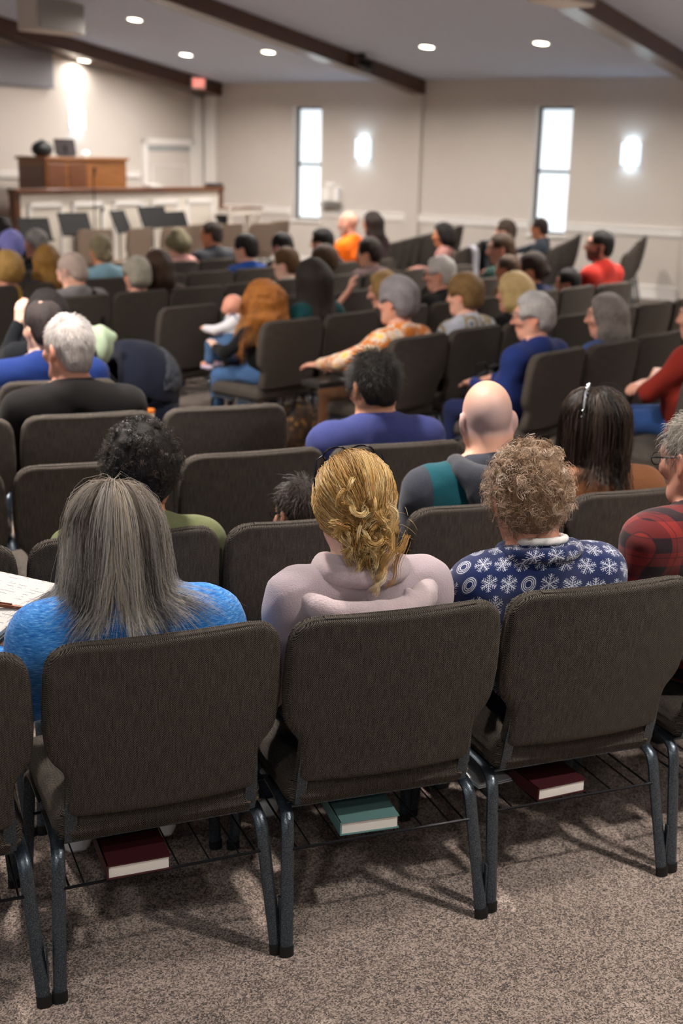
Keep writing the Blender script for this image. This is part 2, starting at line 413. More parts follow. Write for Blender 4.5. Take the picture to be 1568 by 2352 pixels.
def hammered():
    t = NT('hammered_steel'); o = t.obj()
    f = t.noise(o, 420, 3, 0.7)
    t.base(t.ramp(f, [(0.35, lin('#20272d')), (0.60, lin('#4f5b66')), (0.8, lin('#93a1ad'))])); t.bump(f, 0.5, 0.001)
    t.b.inputs['Coat Weight'].default_value = 0.4; t.b.inputs['Coat Roughness'].default_value = 0.15
    return t.set(0.28, 0.7, 0.5)
M_steel = hammered()
M_rubber = plain('black_rubber', '#0b0b0c', .6, var=.1, bump=0)
M_wire = plain('wire_black', '#1c1d20', .35, .6, bump=0)

def round_outline(ctrl, sub=5):
    """closed smooth outline through corner list [(x, z, radius)]"""
    out = []; n = len(ctrl)
    for i in range(n):
        p = np.array(ctrl[i][:2]); a = np.array(ctrl[i-1][:2]); b = np.array(ctrl[(i+1) % n][:2]); r = ctrl[i][2]
        da = (a - p) / np.linalg.norm(a - p); db = (b - p) / np.linalg.norm(b - p)
        p0 = p + da * r; p1 = p + db * r
        for k in range(sub + 1):
            q = k / sub; out.append((1-q)**2 * p0 + 2*q*(1-q) * p + q*q * p1)
    res = []; out = np.array(out)
    for i in range(len(out)):
        a = out[i]; b = out[(i + 1) % len(out)]; m = max(1, int(np.linalg.norm(b - a) / .035))
        if np.linalg.norm(b - a) < 1e-4: continue
        for k in range(m): res.append(a + (b - a) * k / m)
    return np.array(res)

def pad_mesh(outline, cen, thick, round_, bend, dome, rings=(0.0, .35, .7, .9)):
    """cushion with boxing: outline in (x,z); front +y, back -y; returns V,F,UV"""
    n = len(outline); C = np.array(cen); V = []; UV = []
    prof = []                                            # (inset metres, y fraction)
    for a in (90, 60, 30, 0): prof.append((round_ * (1 - math.cos(math.radians(90 - a))) , None, a))
    tn = np.roll(outline, -1, 0) - np.roll(outline, 1, 0); tn /= np.linalg.norm(tn, axis=1, keepdims=True) + 1e-9; nin = np.stack([-tn[:, 1], tn[:, 0]], 1)
    if ((outline + nin*.01 - C)**2).sum() > ((outline - nin*.01 - C)**2).sum(): nin = -nin
    def ring(inset, y, sc=None):
        D = outline - C; L = np.linalg.norm(D, axis=1, keepdims=True)
        P = outline + nin * inset if sc is None else C + (outline + nin * round_ - C) * sc
        return P, y
    seq = []
    hb = thick / 2
    for sc in rings[::-1]: pass
    # back face centre -> edge -> boxing -> front edge -> front centre
    for sc in (.15, .5, .8, .96): seq.append((sc, None, -hb - dome * (1 - sc * sc)))
    for a in (90, 60, 30, 0): seq.append((None, round_ * (1 - math.cos(math.radians(a))) , -hb + round_ - round_ * math.sin(math.radians(a))))
    seq.append((None, -.0035, -hb + round_ + .003)); seq.append((None, 0, -hb + round_ + .007))   # welt
    seq.append((None, 0, hb - round_ - .007)); seq.append((None, -.0035, hb - round_ - .003))
    for a in (0, 30, 60, 90): seq.append((None, round_ * (1 - math.cos(math.radians(a))), hb - round_ + round_ * math.sin(math.radians(a))))
    for sc in (.96, .8, .5, .15): seq.append((sc, None, hb + dome * 1.6 * (1 - sc * sc)))
    per = np.concatenate([[0], np.cumsum(np.linalg.norm(np.diff(outline, axis=0), axis=1))])
    for (sc, inset, y) in seq:
        P, _ = ring(inset or 0, y, sc)
        for i in range(n):
            x, z = P[i]; V.append((x, y + bend(x, z), z))
            if sc is None and abs(y) < hb - round_ * .4: UV.append((x + (y if abs(x) > .2 else 0), z + (0 if abs(x) > .2 else y)))
            else: UV.append((x, z))
    F = []; m = len(seq)
    for r in range(m - 1):
        for i in range(n): F.append((r*n+i, r*n+(i+1) % n, (r+1)*n+(i+1) % n, (r+1)*n+i))
    V.append((C[0], seq[0][2] + bend(*C), C[1])); UV.append(tuple(C)); V.append((C[0], seq[-1][2] + bend(*C), C[1])); UV.append(tuple(C))
    a, b = len(V) - 2, len(V) - 1
    for i in range(n): F.append((i, a, (i+1) % n)); F.append(((m-1)*n+i, (m-1)*n+(i+1) % n, b))
    return V, F, UV

CH_TOP = .882
half = [(.0, CH_TOP, .0)]
ctrl = [(.262, CH_TOP, .075), (.272, .70, .05), (.262, .598, .035), (.222, .562, .024), (.226, .44, .03)]
ctrl = ctrl + [(-x, z, r) for (x, z, r) in ctrl[::-1]]
outl = round_outline(ctrl)[::-1]
lean = lambda z: -.205 - (z - .44) * .17
def back_bend(x, z): return lean(z) - .018 + .030 * (x / .27) ** 2 - .010 * math.sin(max(0, min(1, (z - .44) / .42)) * math.pi)
def back_pad(outline, hb, rd):
    # grid over height and width; pillow-rounded rim, welted boxing between the two faces
    zmax, zmin = outline[:, 1].max(), outline[:, 1].min(); R = outline[outline[:, 0] > 0]; R = R[np.argsort(R[:, 1])]
    zs = np.unique(np.concatenate([[zmin, zmin+.002, zmin+.005, zmin+.01, zmin+.016], np.linspace(zmin+.024, zmax-.09, 26), np.linspace(zmax-.085, zmax-.02, 12), [zmax-.016, zmax-.01, zmax-.006, zmax-.003, zmax-.001, zmax]]))
    us = np.concatenate([[-1, -.988, -.972, -.95, -.915, -.87], np.linspace(-.8, .8, 17), [.87, .915, .95, .972, .988, 1]])
    w = np.interp(zs, R[:, 1], R[:, 0]); X = us[None]*w[:, None]; Z = np.repeat(zs[:, None], len(us), 1)
    A = outline; B = np.roll(outline, -1, 0); P = np.stack([X.ravel(), Z.ravel()], 1); BA = B - A
    t = np.clip(((P[:, None] - A[None])*BA[None]).sum(2) / ((BA**2).sum(1)[None] + 1e-12), 0, 1); d = np.linalg.norm(P[:, None] - A[None] - t[..., None]*BA[None], axis=2).min(1)
    d = np.where(d < .0012, 0, d); q = np.clip(d / rd, 0, 1); y = hb - rd + rd*np.sqrt(1 - (1 - q)**2)
    nz, nu = X.shape; V = []; UV = []
    for sg in (-1, 1):
        for k in range(nz*nu): V.append((P[k, 0], sg*(y[k] + (.004*(1 - us[k % nu]**2) if sg > 0 else 0)) + back_bend(P[k, 0], P[k, 1]), P[k, 1])); UV.append((P[k, 0], P[k, 1]))
    F = []; o = nz*nu
    for j in range(nz - 1):
        for i in range(nu - 1):
            a = j*nu + i; F.append((a, a+1, a+1+nu, a+nu)); F.append((o+a, o+a+nu, o+a+1+nu, o+a+1))
    rim = [i for i in range(nu)] + [j*nu + nu - 1 for j in range(1, nz)] + [(nz-1)*nu + i for i in range(nu - 2, -1, -1)] + [j*nu for j in range(nz - 2, 0, -1)]
    m = len(rim); bxs = []
    cx, cz = 0, .67
    for fr, out in ((.14, .0028), (.24, 0), (.76, 0), (.86, .0028)):
        base = len(V)
        for k in rim:
            p = P[k]; n_ = p - [cx, cz]; n_ = n_/np.linalg.norm(n_); yy = -(hb - rd) + 2*(hb - rd)*fr
            V.append((p[0] + n_[0]*out, yy + back_bend(p[0], p[1]), p[1] + n_[1]*out)); side = abs(p[0]) > .2 and p[1] < zmax - .06
            UV.append((p[0] + (yy if side else 0), p[1] + (0 if side else yy)))
        bxs.append([base + k for k in range(m)])
    loops = [rim] + bxs + [[o + k for k in rim]]
    for L0, L1 in zip(loops, loops[1:]):
        for k in range(m): F.append((L0[(k+1) % m], L0[k], L1[k], L1[(k+1) % m]))
    return V, F, UV
bV, bF, bUV = back_pad(outl, .026, .014)
so = round_outline([(.255, .25, .06), (-.255, .25, .06), (-.245, -.215, .05), (.245, -.215, .05)])
sV, sF, sUV = pad_mesh(so, (0, 0.02), .085, .028, lambda x, z: 0, .008)
sV = [(x, z, .405 + y * 1.0 - (max(0, z - .17) * .18)) for (x, y, z) in sV]         # lay it flat: front = up

FOOT_OF = {}
def chair_parts(mat):
    parts = {}
    tmp = []
    def P(name, o): tmp.append(o); parts.setdefault(name, []).append(o); return o
    P('backrest', mk('backrest', bV, bF, mat, uv=bUV)); P('seat', mk('seat', sV, [f[::-1] for f in sF], mat, uv=[(a, b) for a, b in sUV]))
    for sx in (-1, 1):
        rear = [(sx*.236, -.02, .352), (sx*.238, -.12, .355), (sx*.240, -.165, .352), (sx*.243, -.195, .338), (sx*.2455, -.208, .312), (sx*.247, -.214, .28), (sx*.264, -.268, .012)]
        lr = P('leg', MB().tube(rear, .0105, 10, .0165, up=(1, 0, 0)).build('leg', M_steel, None, True))
        front = [(sx*.236, .02, .352), (sx*.238, .15, .355), (sx*.240, .195, .350), (sx*.243, .215, .335), (sx*.245, .225, .305), (sx*.262, .245, .012)]
        lf = P('leg', MB().tube(front, .0105, 10, .0165, up=(1, 0, 0)).build('leg', M_steel, None, True))
        for (x, y) in ((sx*.2645, -.2695), (sx*.2625, .2460)):
            ft = P('foot', MB().tube([(x, y, 0), (x, y, .012), (x - sx*.0008, y + (.002 if y < 0 else -.001), .026)], .0125, 10, .0185, up=(1, 0, 0)).build('foot', M_rubber, None, True)); FOOT_OF[ft] = lr if y < 0 else lf
        # back bracket: flat steel plate from the seat frame up into the backrest
        mb = MB().tube([(sx*.214, -.10, .352), (sx*.214, -.17, .352), (sx*.214, -.205, .375), (sx*.214, -.222, .45), (sx*.21, -.235, .52)], .004, 6, .016, up=(1, 0, 0))
        P('back_bracket', mb.build('back_bracket', M_steel, None, True))
    P('ganging_plate', MB().box(.2745, .2795, -.262, -.246, .055, .145, .002).build('ganging_plate', M_steel))
    P('seat_frame', MB().box(-.235, .235, -.02, .02, .345, .362).box(-.235, .235, .17, .2, .345, .362).box(-.235, .235, -.17, -.14, .345, .362).build('seat_frame', M_steel))
    rk = MB(); zr = .262
    rk.tube([(-.252, -.222, zr), (.252, -.222, zr)], .0042, 6, up=(0, 1, 0)); rk.tube([(-.25, .16, zr - .01), (.25, .16, zr - .01)], .0042, 6, up=(0, 1, 0))
    for x in (-.19, -.115, -.04, .035, .11, .185): rk.tube([(x, -.222, zr), (x, .16, zr - .01), (x, .17, zr + .05)], .0022, 5)
    for sx in (-1, 1): rk.tube([(sx*.225, -.222, zr), (sx*.225, .16, zr - .01)], .003, 5)
    P('book_rack', rk.build('book_rack', M_wire, None, True))
    return tmp
CHAIRS = []
_tweed_parts = chair_parts(M_tweed); _tan_parts = chair_parts(M_tan)
for o in _tweed_parts + _tan_parts: COL.objects.unlink(o)
_first = {id(_tweed_parts): True, id(_tan_parts): True}
def chair(loc, ang, label, group, parts=None, full=True):
    parts = parts or _tweed_parts
    e = empty('stacking_chair', (loc[0], loc[1], 0), ang); tag(e, label, 'chair', group); made = {}
    for o in parts:
        if not full and o.name.split('.')[0] in ('back_bracket', 'ganging_plate', 'seat_frame'): continue
        c = o.copy(); COL.objects.link(c); made[o] = c; c.parent = made[FOOT_OF[o]] if o in FOOT_OF else e
    CHAIRS.append(e); return e

def axes(a):
    a = math.radians(a); return np.array([-math.sin(a), math.cos(a)]), np.array([math.cos(a), math.sin(a)])
ORD = ['first', 'second', 'third', 'fourth', 'fifth', 'sixth', 'seventh', 'eighth', 'ninth', 'tenth', 'eleventh', 'twelfth']
def chair_row(ang, t, s0, pitch, n, desc, occ, full=True, group=None, start=0, skip=()):
    nv, mv = axes(ang); free = 0
    for k in range(start, n):
        if k in skip: continue
        p = nv * (t + .272) + mv * (s0 + pitch * k); j = (k * 37 + int(t * 10) * 13) % 7 - 3
        if k in occ: lab = 'grey tweed stacking chair under the ' + occ[k]
        else:
            lab = 'empty grey tweed chair, %s in %s' % (ORD[k - start], desc)
        chair(p + nv * j * .004, math.radians(ang + j * .5), lab, group or 'grey tweed stacking chairs in rows', full=full)
# block nearest the camera
chair_row(21.5, 2.52, .585 - .56, .56, 6, 'the nearest row', {1: 'long haired woman in the blue top', 2: 'blonde woman in the lilac hoodie', 3: 'curly haired woman in snowflake fleece', 4: 'man in the red plaid shirt'}, start=0)
chair_row(21.5, 3.28, .655 - .56, .56, 5, 'the row of the bald man', {1: 'curly black haired person in olive', 2: 'dark haired boy behind the blonde bun', 3: 'bald man in the grey and teal hoodie', 4: 'dark haired woman with the sparkling hair clip'})
chair_row(21.5, 4.12, .725 - .56, .56, 4, 'the row of the man in the blue polo', {3: 'man in the blue polo shirt'})
chair_row(21.5, 4.93, .856 - .56, .56, 3, 'the row of the white haired man in black', {1: 'white haired man in black'})
chair_row(21.5, 5.70, .86 - .56, .56, 2, 'the row of the man in royal blue', {1: 'dark haired man in royal blue'})
# block beyond the aisle
chair_row(48, 3.73, 5.905, .56, 5, 'the row of the grey haired woman in navy', {0: 'grey haired woman in the navy sweater', 1: 'woman with long straight grey hair'}, full=False)
chair_row(48, 4.60, 5.755, .56, 8, 'the row of the orange floral blouse', {0: 'woman in the orange floral blouse', 1: 'woman in the patterned pale top', 2: 'woman with the blonde bob'}, full=False)
chair_row(48, 5.58, 5.69, .56, 8, 'the row of the red haired mother', {0: 'red haired mother with the baby', 1: 'woman with very long dark hair in teal', 2: 'woman resting her face on her hand', 3: 'white haired man in a black top', 5: 'dark haired woman in navy with glasses', 6: 'dark haired child beside the man in red', 7: 'bearded man in the red sweater'}, full=False)
chair_row(48, 6.50, 5.635, .56, 8, 'the row ahead of the red haired mother', {7: 'brown haired man in dark green'}, full=False)
chair_row(48, 7.40, 5.395, .55, 9, 'the grey jacket row', {0: 'balding man in the grey jacket', 1: 'grey haired person in bright blue', 2: 'long brown haired person beside the pink blouse', 4: 'brown haired boy in the white shirt', 5: 'person with bushy brown hair', 6: 'dark haired person in mauve'}, full=False)
chair_row(48, 8.30, 5.215, .555, 9, 'the row of the pale blue shirt', {0: 'curly blonde person in yellow', 1: 'person with long brown hair', 2: 'person with the bun in pale blue', 5: 'dark haired person in bright blue', 6: 'dark haired person in black', 7: 'dark haired person beside the orange hoodie'}, full=False)
chair_row(48, 9.20, 5.595, .555, 6, 'the row of the man in the dark grey shirt', {1: 'person in the lavender cap', 2: 'grey haired man in black', 4: 'grey blonde woman in pink', 5: 'short haired man in dark grey'}, full=False)
chair_row(48, 10.1, 6.66, .555, 1, 'the foremost row', {0: 'dark haired person at the picture edge'}, full=False)
chair_row(48, 2.85, 5.95, .56, 2, 'the row of the rust red sweater', {0: 'woman with crossed arms in rust red'}, full=False)
# block along the window wall
chair_row(74, .95, 14.6, .56, 7, 'the wall row behind the man in red', {}, full=False)
chair_row(74, 1.82, 15.05, .56, 6, 'the wall row under the second window', {0: 'man leaning on his arm before the window'}, full=False)
chair_row(74, 2.75, 14.15, .56, 6, 'the white towel row', {0: 'dark haired woman in dusty pink'}, full=False)
chair_row(74, 3.70, 13.85, .56, 10, 'the orange hoodie row', {0: 'man in the orange hoodie'}, full=False)
chair((3.16, 12.10), math.radians(63), 'empty grey tweed chair standing alone by the white baseboard', 'grey tweed stacking chairs in rows', full=False)
# tan chairs of the music group before the stage
nv, mv = axes(54.6)
for k in range(7):
    p = RW(11.55 + .62 * k, 12.42 - .12 * (k % 3), 0)
    chair((p.x, p.y), ROOM + math.radians((-10, 8, -4, 12, 2, -8, 6)[k]), 'tan upholstered chair before the stage, %s from the organ side' % ORD[k], 'tan chairs of the music group', _tan_parts, full=False)
# ------------------------------------------------------------------ signed-distance modelling for bodies, clothes and hair
def axis_lines(lo, hi, h, fine):
    xs = [lo]; x = lo
    while x < hi:
        st = h
        for (a, b, f) in fine:
            if a - h * .5 <= x <= b: st = min(st, f)
        x += st; xs.append(x)
    return np.array(xs, np.float32)
class Field:
    def __init__(s, lo, hi, h, fine=()):
        s.ax = [axis_lines(lo[i], hi[i], h, [(f[0][i], f[1][i], f[2]) for f in fine]) for i in range(3)]
        s.D = np.full([len(a) for a in s.ax], 1.0, np.float32); s.h = h
    def sub(s, lo, hi, m):
        sl = []
        for i in range(3):
            a = max(0, np.searchsorted(s.ax[i], lo[i] - m) - 1); b = min(len(s.ax[i]), np.searchsorted(s.ax[i], hi[i] + m) + 1)
            if b <= a: return None, None
            sl.append(slice(a, b))
        X = s.ax[0][sl[0]][:, None, None]; Y = s.ax[1][sl[1]][None, :, None]; Z = s.ax[2][sl[2]][None, None, :]
        return tuple(sl), (X, Y, Z)
    def put(s, sl, d, k, op):
        A = s.D[sl]
        if op == 'u':
            if k <= 0: A = np.minimum(A, d)
            else:
                h = np.clip(.5 + .5 * (d - A) / k, 0, 1); A = d + (A - d) * h - k * h * (1 - h)
        elif op == 's':
            k = max(k, 1e-4); d = -d
            h = np.clip(.5 - .5 * (d - A) / k, 0, 1); A = d + (A - d) * h + k * h * (1 - h)
        s.D[sl] = A
    def cap(s, a, b, ra, rb=None, k=.02, op='u', kx=1.0, ky=1.0):
        rb = ra if rb is None else rb; a = np.array(a, np.float32); b = np.array(b, np.float32); R = max(ra, rb)
        ext = np.array([R*kx, R*ky, R]); sl, g = s.sub(np.minimum(a, b) - ext, np.maximum(a, b) + ext, k + 2.5*s.h)
        if sl is None: return s
        X, Y, Z = g; cx, cy, cz = a; ba = (b - a) / np.array([kx, ky, 1], np.float32); L = float(ba @ ba) + 1e-9
        px, py, pz = (X - cx)/kx, (Y - cy)/ky, Z - cz
        t = np.clip((px*ba[0] + py*ba[1] + pz*ba[2]) / L, 0, 1)
        d = np.sqrt((px - t*ba[0])**2 + (py - t*ba[1])**2 + (pz - t*ba[2])**2) - (ra + (rb - ra)*t)
        s.put(sl, d.astype(np.float32), k, op); return s
    def ell(s, c, r, k=.02, op='u', R=None):
        c = np.array(c, np.float32); r = np.array(r, np.float32); e = np.full(3, r.max()) if R is not None else r
        sl, g = s.sub(c - e, c + e, k + 2.5*s.h)
        if sl is None: return s
        X, Y, Z = g[0] - c[0], g[1] - c[1], g[2] - c[2]
        if R is not None: X, Y, Z = (R[0,0]*X + R[1,0]*Y + R[2,0]*Z, R[0,1]*X + R[1,1]*Y + R[2,1]*Z, R[0,2]*X + R[1,2]*Y + R[2,2]*Z)
        k0 = np.sqrt((X/r[0])**2 + (Y/r[1])**2 + (Z/r[2])**2); k1 = np.sqrt((X/r[0]**2)**2 + (Y/r[1]**2)**2 + (Z/r[2]**2)**2) + 1e-6
        d = k0 * (k0 - 1) / k1; d = np.where(k0 < 1e-3, -r.min(), d)
        s.put(sl, np.broadcast_to(d, s.D[sl].shape).astype(np.float32), k, op); return s
    def chain(s, pts, rs, k=.015, op='u', **kw):
        for i in range(len(pts) - 1): s.cap(pts[i], pts[i+1], rs[i], rs[i+1], k, op, **kw)
        return s
    def cut(s, c, n, k=.01):    # remove everything on the +n side of the plane through c
        X, Y, Z = s.ax[0][:, None, None], s.ax[1][None, :, None], s.ax[2][None, None, :]
        d = ((X - c[0])*n[0] + (Y - c[1])*n[1] + (Z - c[2])*n[2]); s.D = np.maximum(s.D, d.astype(np.float32)); return s
    def wrinkle(s, amp, f, seed=0):
        X, Y, Z = s.ax[0][:, None, None], s.ax[1][None, :, None], s.ax[2][None, None, :]
        r = np.random.default_rng(seed); N = 0
        for i in range(4):
            w = r.normal(size=3); w = w / np.linalg.norm(w) * f * (0.7 + .5*i); p = r.uniform(0, 6, 3)
            w2 = r.normal(size=3) * f * .35
            N = N + np.sin(w[0]*X + w[1]*Y + w[2]*Z + p[0] + 1.5*np.sin(w2[0]*X + w2[1]*Y + w2[2]*Z + p[1])) / (1 + .5*i)
        s.D = s.D + (amp * N * .45).astype(np.float32); return s
    def mesh(s):
        D = s.D; S = D < 0
        if not S.any(): return np.zeros((0, 3)), np.zeros((0, 4), int)
        w = np.argwhere(S); lo = np.maximum(w.min(0) - 1, 0); hi = np.minimum(w.max(0) + 2, D.shape)
        D = D[lo[0]:hi[0], lo[1]:hi[1], lo[2]:hi[2]]
        D = np.pad(D, 1, constant_values=1.0); S = D < 0
        ax = []
        for i in range(3):
            a = s.ax[i][lo[i]:hi[i]]; ax.append(np.concatenate([[a[0] - s.h*.3], a, [a[-1] + s.h*.3]]))
        c = np.zeros(tuple(n - 1 for n in D.shape), np.int8)
        for dx in (0, 1):
            for dy in (0, 1):
                for dz in (0, 1): c += S[dx:D.shape[0]-1+dx, dy:D.shape[1]-1+dy, dz:D.shape[2]-1+dz]
        mixed = (c > 0) & (c < 8); ijk = np.argwhere(mixed); idx = np.full(c.shape, -1, np.int32); idx[mixed] = np.arange(len(ijk))
        acc = np.zeros((len(ijk), 3)); cnt = np.zeros(len(ijk))
        offs = [(a, b, d) for a in (0, 1) for b in (0, 1) for d in (0, 1)]
        for o in offs:
            for axn in range(3):
                if o[axn]: continue
                p = list(o); p[axn] = 1
                A = ijk + o; B = ijk + p
                da = D[A[:, 0], A[:, 1], A[:, 2]]; db = D[B[:, 0], B[:, 1], B[:, 2]]; cr = (da < 0) != (db < 0)
                t = da[cr] / (da[cr] - db[cr])
                PA = np.stack([ax[i][A[cr, i]] for i in range(3)], 1); PB = np.stack([ax[i][B[cr, i]] for i in range(3)], 1)
                acc[cr] += PA + (PB - PA) * t[:, None]; cnt[cr] += 1
        V = acc / np.maximum(cnt, 1)[:, None]; F = []
        for axn in range(3):
            sa = [slice(None)]*3; sb = [slice(None)]*3; sa[axn] = slice(0, -1); sb[axn] = slice(1, None)
            A = S[tuple(sa)]; B = S[tuple(sb)]; e = np.argwhere(A != B)
            u, v = [(1, 2), (2, 0), (0, 1)][axn]
            e = e[(e[:, u] > 0) & (e[:, v] > 0)]
            def ci(du, dv):
                q = e.copy(); q[:, u] -= du; q[:, v] -= dv; return idx[q[:, 0], q[:, 1], q[:, 2]]
            Q = np.stack([ci(1, 1), ci(0, 1), ci(0, 0), ci(1, 0)], 1)
            ins = A[e[:, 0], e[:, 1], e[:, 2]]
            Q[~ins] = Q[~ins][:, ::-1]; F.append(Q)
        return V, np.concatenate(F)

def rotm(yaw, pitch=0, roll=0):
    """head frame -> body frame: yaw left +, pitch down +, roll to the right +"""
    cy, sy = math.cos(yaw), math.sin(yaw); cp, sp = math.cos(-pitch), math.sin(-pitch); cr, sr = math.cos(roll), math.sin(roll)
    Rz = np.array([[cy, -sy, 0], [sy, cy, 0], [0, 0, 1]]); Rx = np.array([[1, 0, 0], [0, cp, -sp], [0, sp, cp]]); Ry = np.array([[cr, 0, sr], [0, 1, 0], [-sr, 0, cr]])
    return Rz @ Rx @ Ry

def skin_mat():
    t = NT('skin'); a = t.n('VertexColor'); a.layer_name = 'Col'; n = t.noise(t.obj(), 90, 3)
    t.base(t.mix(t.math('MULTIPLY', n, .35), a.outputs[0], (.45, .2, .14), 'MULTIPLY') if False else t.mix(t.math('MULTIPLY_ADD', n, .5, -.1), a.outputs[0], (.62, .35, .27), 'SOFT_LIGHT'))
    t.bump(t.noise(t.obj(), 300, 2), .08, .001); t.b.inputs['Subsurface Weight'].default_value = .0
    return t.set(.5, 0, .4)
M_skin = skin_mat()
def strand_mat():
    t = NT('hair_strands'); a = t.n('VertexColor'); a.layer_name = 'Col'
    t.base(a.outputs[0]); return t.set(.38, 0, .45)
M_strand = strand_mat()
def hair_mat(name, c1, c2, fine=1.0):
    if name in _mats: return _mats[name]
    t = NT(name); o = t.obj()
    f = t.noise(t.scale(o, (240*fine, 240*fine, 26*fine)), 1.0, 3, .6); g = t.noise(o, 18, 2)
    fac = t.math('ADD', t.math('MULTIPLY', f, .8), t.math('MULTIPLY', g, .35))
    t.base(t.ramp(fac, [(.36, lin(c2)), (.72, lin(c1))])); t.bump(f, .9, .006)
    _mats[name] = t.set(.6, 0, .25); return _mats[name]

SKIN = {'fair': '#d7a690', 'pink': '#c6937f', 'tan': '#b97f5f', 'brown': '#7d4f38', 'olive': '#b98a6c', 'pale': '#e0b8a4'}

def sdf_obj(name, f, mat, parent, colf=None, uvf=None):
    V, F = f.mesh()
    if len(V) == 0: return None
    return mk(name, V, F, mat, parent, True, uv=(uvf(V) if uvf else None), col=(colf(V) if colf else None))

PEOPLE = {}
def person(key, label, head, ang, turn=None, pitch=8, tilt=0, skin='fair', hair=None, hcol=('#3a2a1e', '#1c130d'), shirt=None, pants=None,
           sw=.19, hs=1.0, hip=None, arms='lap', belly=0.0, res=.018, hres=.010, sleeves='long', glasses=False, beard=None, collar=.012,
           child=False, stand=False, bald=None, hairres=None, extra=None, shoe='#2a2a2c', shirt_uv=False, group='seated congregation', hands_fine=None, wr=0.003, bust=0.0, hairkw=None):
    a = math.radians(ang); nv, mv = axes(ang); H = np.array(head, float)
    hx, hy = (0.0, -.04) if hip is None else hip                 # head offset from the hips (right, forward)
    base = H[:2] - mv * hx - nv * hy
    E = empty('person', (base[0], base[1], 0), a); tag(E, label, 'person', group)
    hz = H[2]; hc = np.array([hx, hy, hz]); turn = ang if turn is None else turn
    Rm = rotm(math.radians(turn - ang), math.radians(pitch), math.radians(tilt)); q = hs * (.93 if child else 1.0)
    hp = lambda x, y, z: hc + Rm @ (np.array([x, y, z]) * q)
    seat = .445; hipz = seat + .085 if not stand else hz * .60
    sc = max(.55, (hz - seat) / .66) if not stand else hz / 1.0 * .62       # body scale from sitting height
    if child: sc *= .92
    NB = np.array([hx*.85, hy - .035*sc + .0, hz - (.165 - .0012*pitch)*q])            # neck base
    shz = NB[2] - .058*sc; shy = NB[1] - .005
    shoulders = [np.array([NB[0]*.9 + sx*sw, shy, shz]) for sx in (-1, 1)]
    wz = hipz + (shz - hipz) * .38
    pel = np.array([0, 0, hipz]); wai = np.array([NB[0]*.3, NB[1]*.35 - .015, wz]); che = np.array([NB[0]*.75, NB[1]*.8 - .005, shz - .115*sc])
    # arms: list of (elbow, wrist, hand direction) for left (-1) and right (+1)
    def arm_default(sx):
        S = shoulders[0 if sx < 0 else 1]
        el = S + np.array([sx*.055, .03, -.255*sc]); wr_ = np.array([sx*.09, .27*sc + .02, seat + .20])
        return el, wr_, np.array([-sx*.35, .9, -.25])
    ar = {}
    for sx, key2 in ((-1, 'L'), (1, 'R')):
        ar[sx] = arm_default(sx)
        if isinstance(arms, dict) and key2 in arms: ar[sx] = tuple(np.array(v, float) for v in arms[key2])
    leg = {}
    for sx in (-1, 1):
        L = sc if child else min(1.0, sc + .03)
        if stand: leg[sx] = (np.array([sx*.06, 0, hipz]), np.array([sx*.065, .02, hipz*.52]), np.array([sx*.065, 0, .07]))
        else:
            kz = .47 if not child else .46; ky = .40*L if not child else .30
            leg[sx] = (np.array([sx*.095, .02, hipz - .01]), np.array([sx*.12, ky, kz]), np.array([sx*.12, ky + .02, .09 if not child else .16]))
    lo = np.array([-.62, -.42, 0.0]); hi = np.array([.62, .72, hz + .24])
    lo[:2] = np.minimum(lo[:2], np.min([ar[s][1][:2] for s in (-1, 1)], axis=0) - .18); hi[:2] = np.maximum(hi[:2], np.max([ar[s][1][:2] for s in (-1, 1)], axis=0) + .18)
    hbox = (hc - .135*q, hc + .135*q, hres)
    fine = [hbox]
    if hands_fine:
        for sx in hands_fine: fine.append((ar[sx][1] - .04 + np.minimum(0, ar[sx][2])*.16, ar[sx][1] + .04 + np.maximum(0, ar[sx][2])*.16, .007))
    # ---- body: one continuous skin surface
    f = Field(lo, hi, res, fine)
    d = .014
    kx = (sw - .01) / .122
    f.cap(pel + [0, 0, -.02], wai, .125*sc + belly*.6 - d, .112*sc + belly - d, .05, kx=1.32); f.cap(wai, che, .112*sc + belly - d, .116*sc - d, .05, kx=kx)
    f.cap(shoulders[0], shoulders[1], .052*sc - d*.6, None, .05)
    for sx in (-1, 1):
        S = shoulders[0 if sx < 0 else 1]; el, wr_, hd = ar[sx]
        f.cap(NB + [0, 0, .035], S, .045*sc, .04*sc, .04)
        f.cap(S, el, .048*sc - d*.6, .038*sc - d*.3, .03); f.cap(el, wr_, .038*sc - d*.2, .026*sc, .015)
        hand(f, wr_, hd, sx, sc * (.86 if child else 1.0))
        hj, kn, an = leg[sx]
        f.cap(hj, kn, .082*sc - d, .056*sc - d, .04); f.cap(kn, an, .054*sc - d, .036*sc - d*.4, .02); f.cap(an, an + [0, .13*sc, -.045], .034*sc, .026*sc, .02)
    nk = .054*q if not child else .043
    f.cap(NB + [0, -.0, -.03], hp(0, -.02, -.055), nk*1.08, nk, .025)
    head_sdf(f, hp, Rm, q, hc)
    sk = np.array(lin(SKIN.get(skin, skin)))
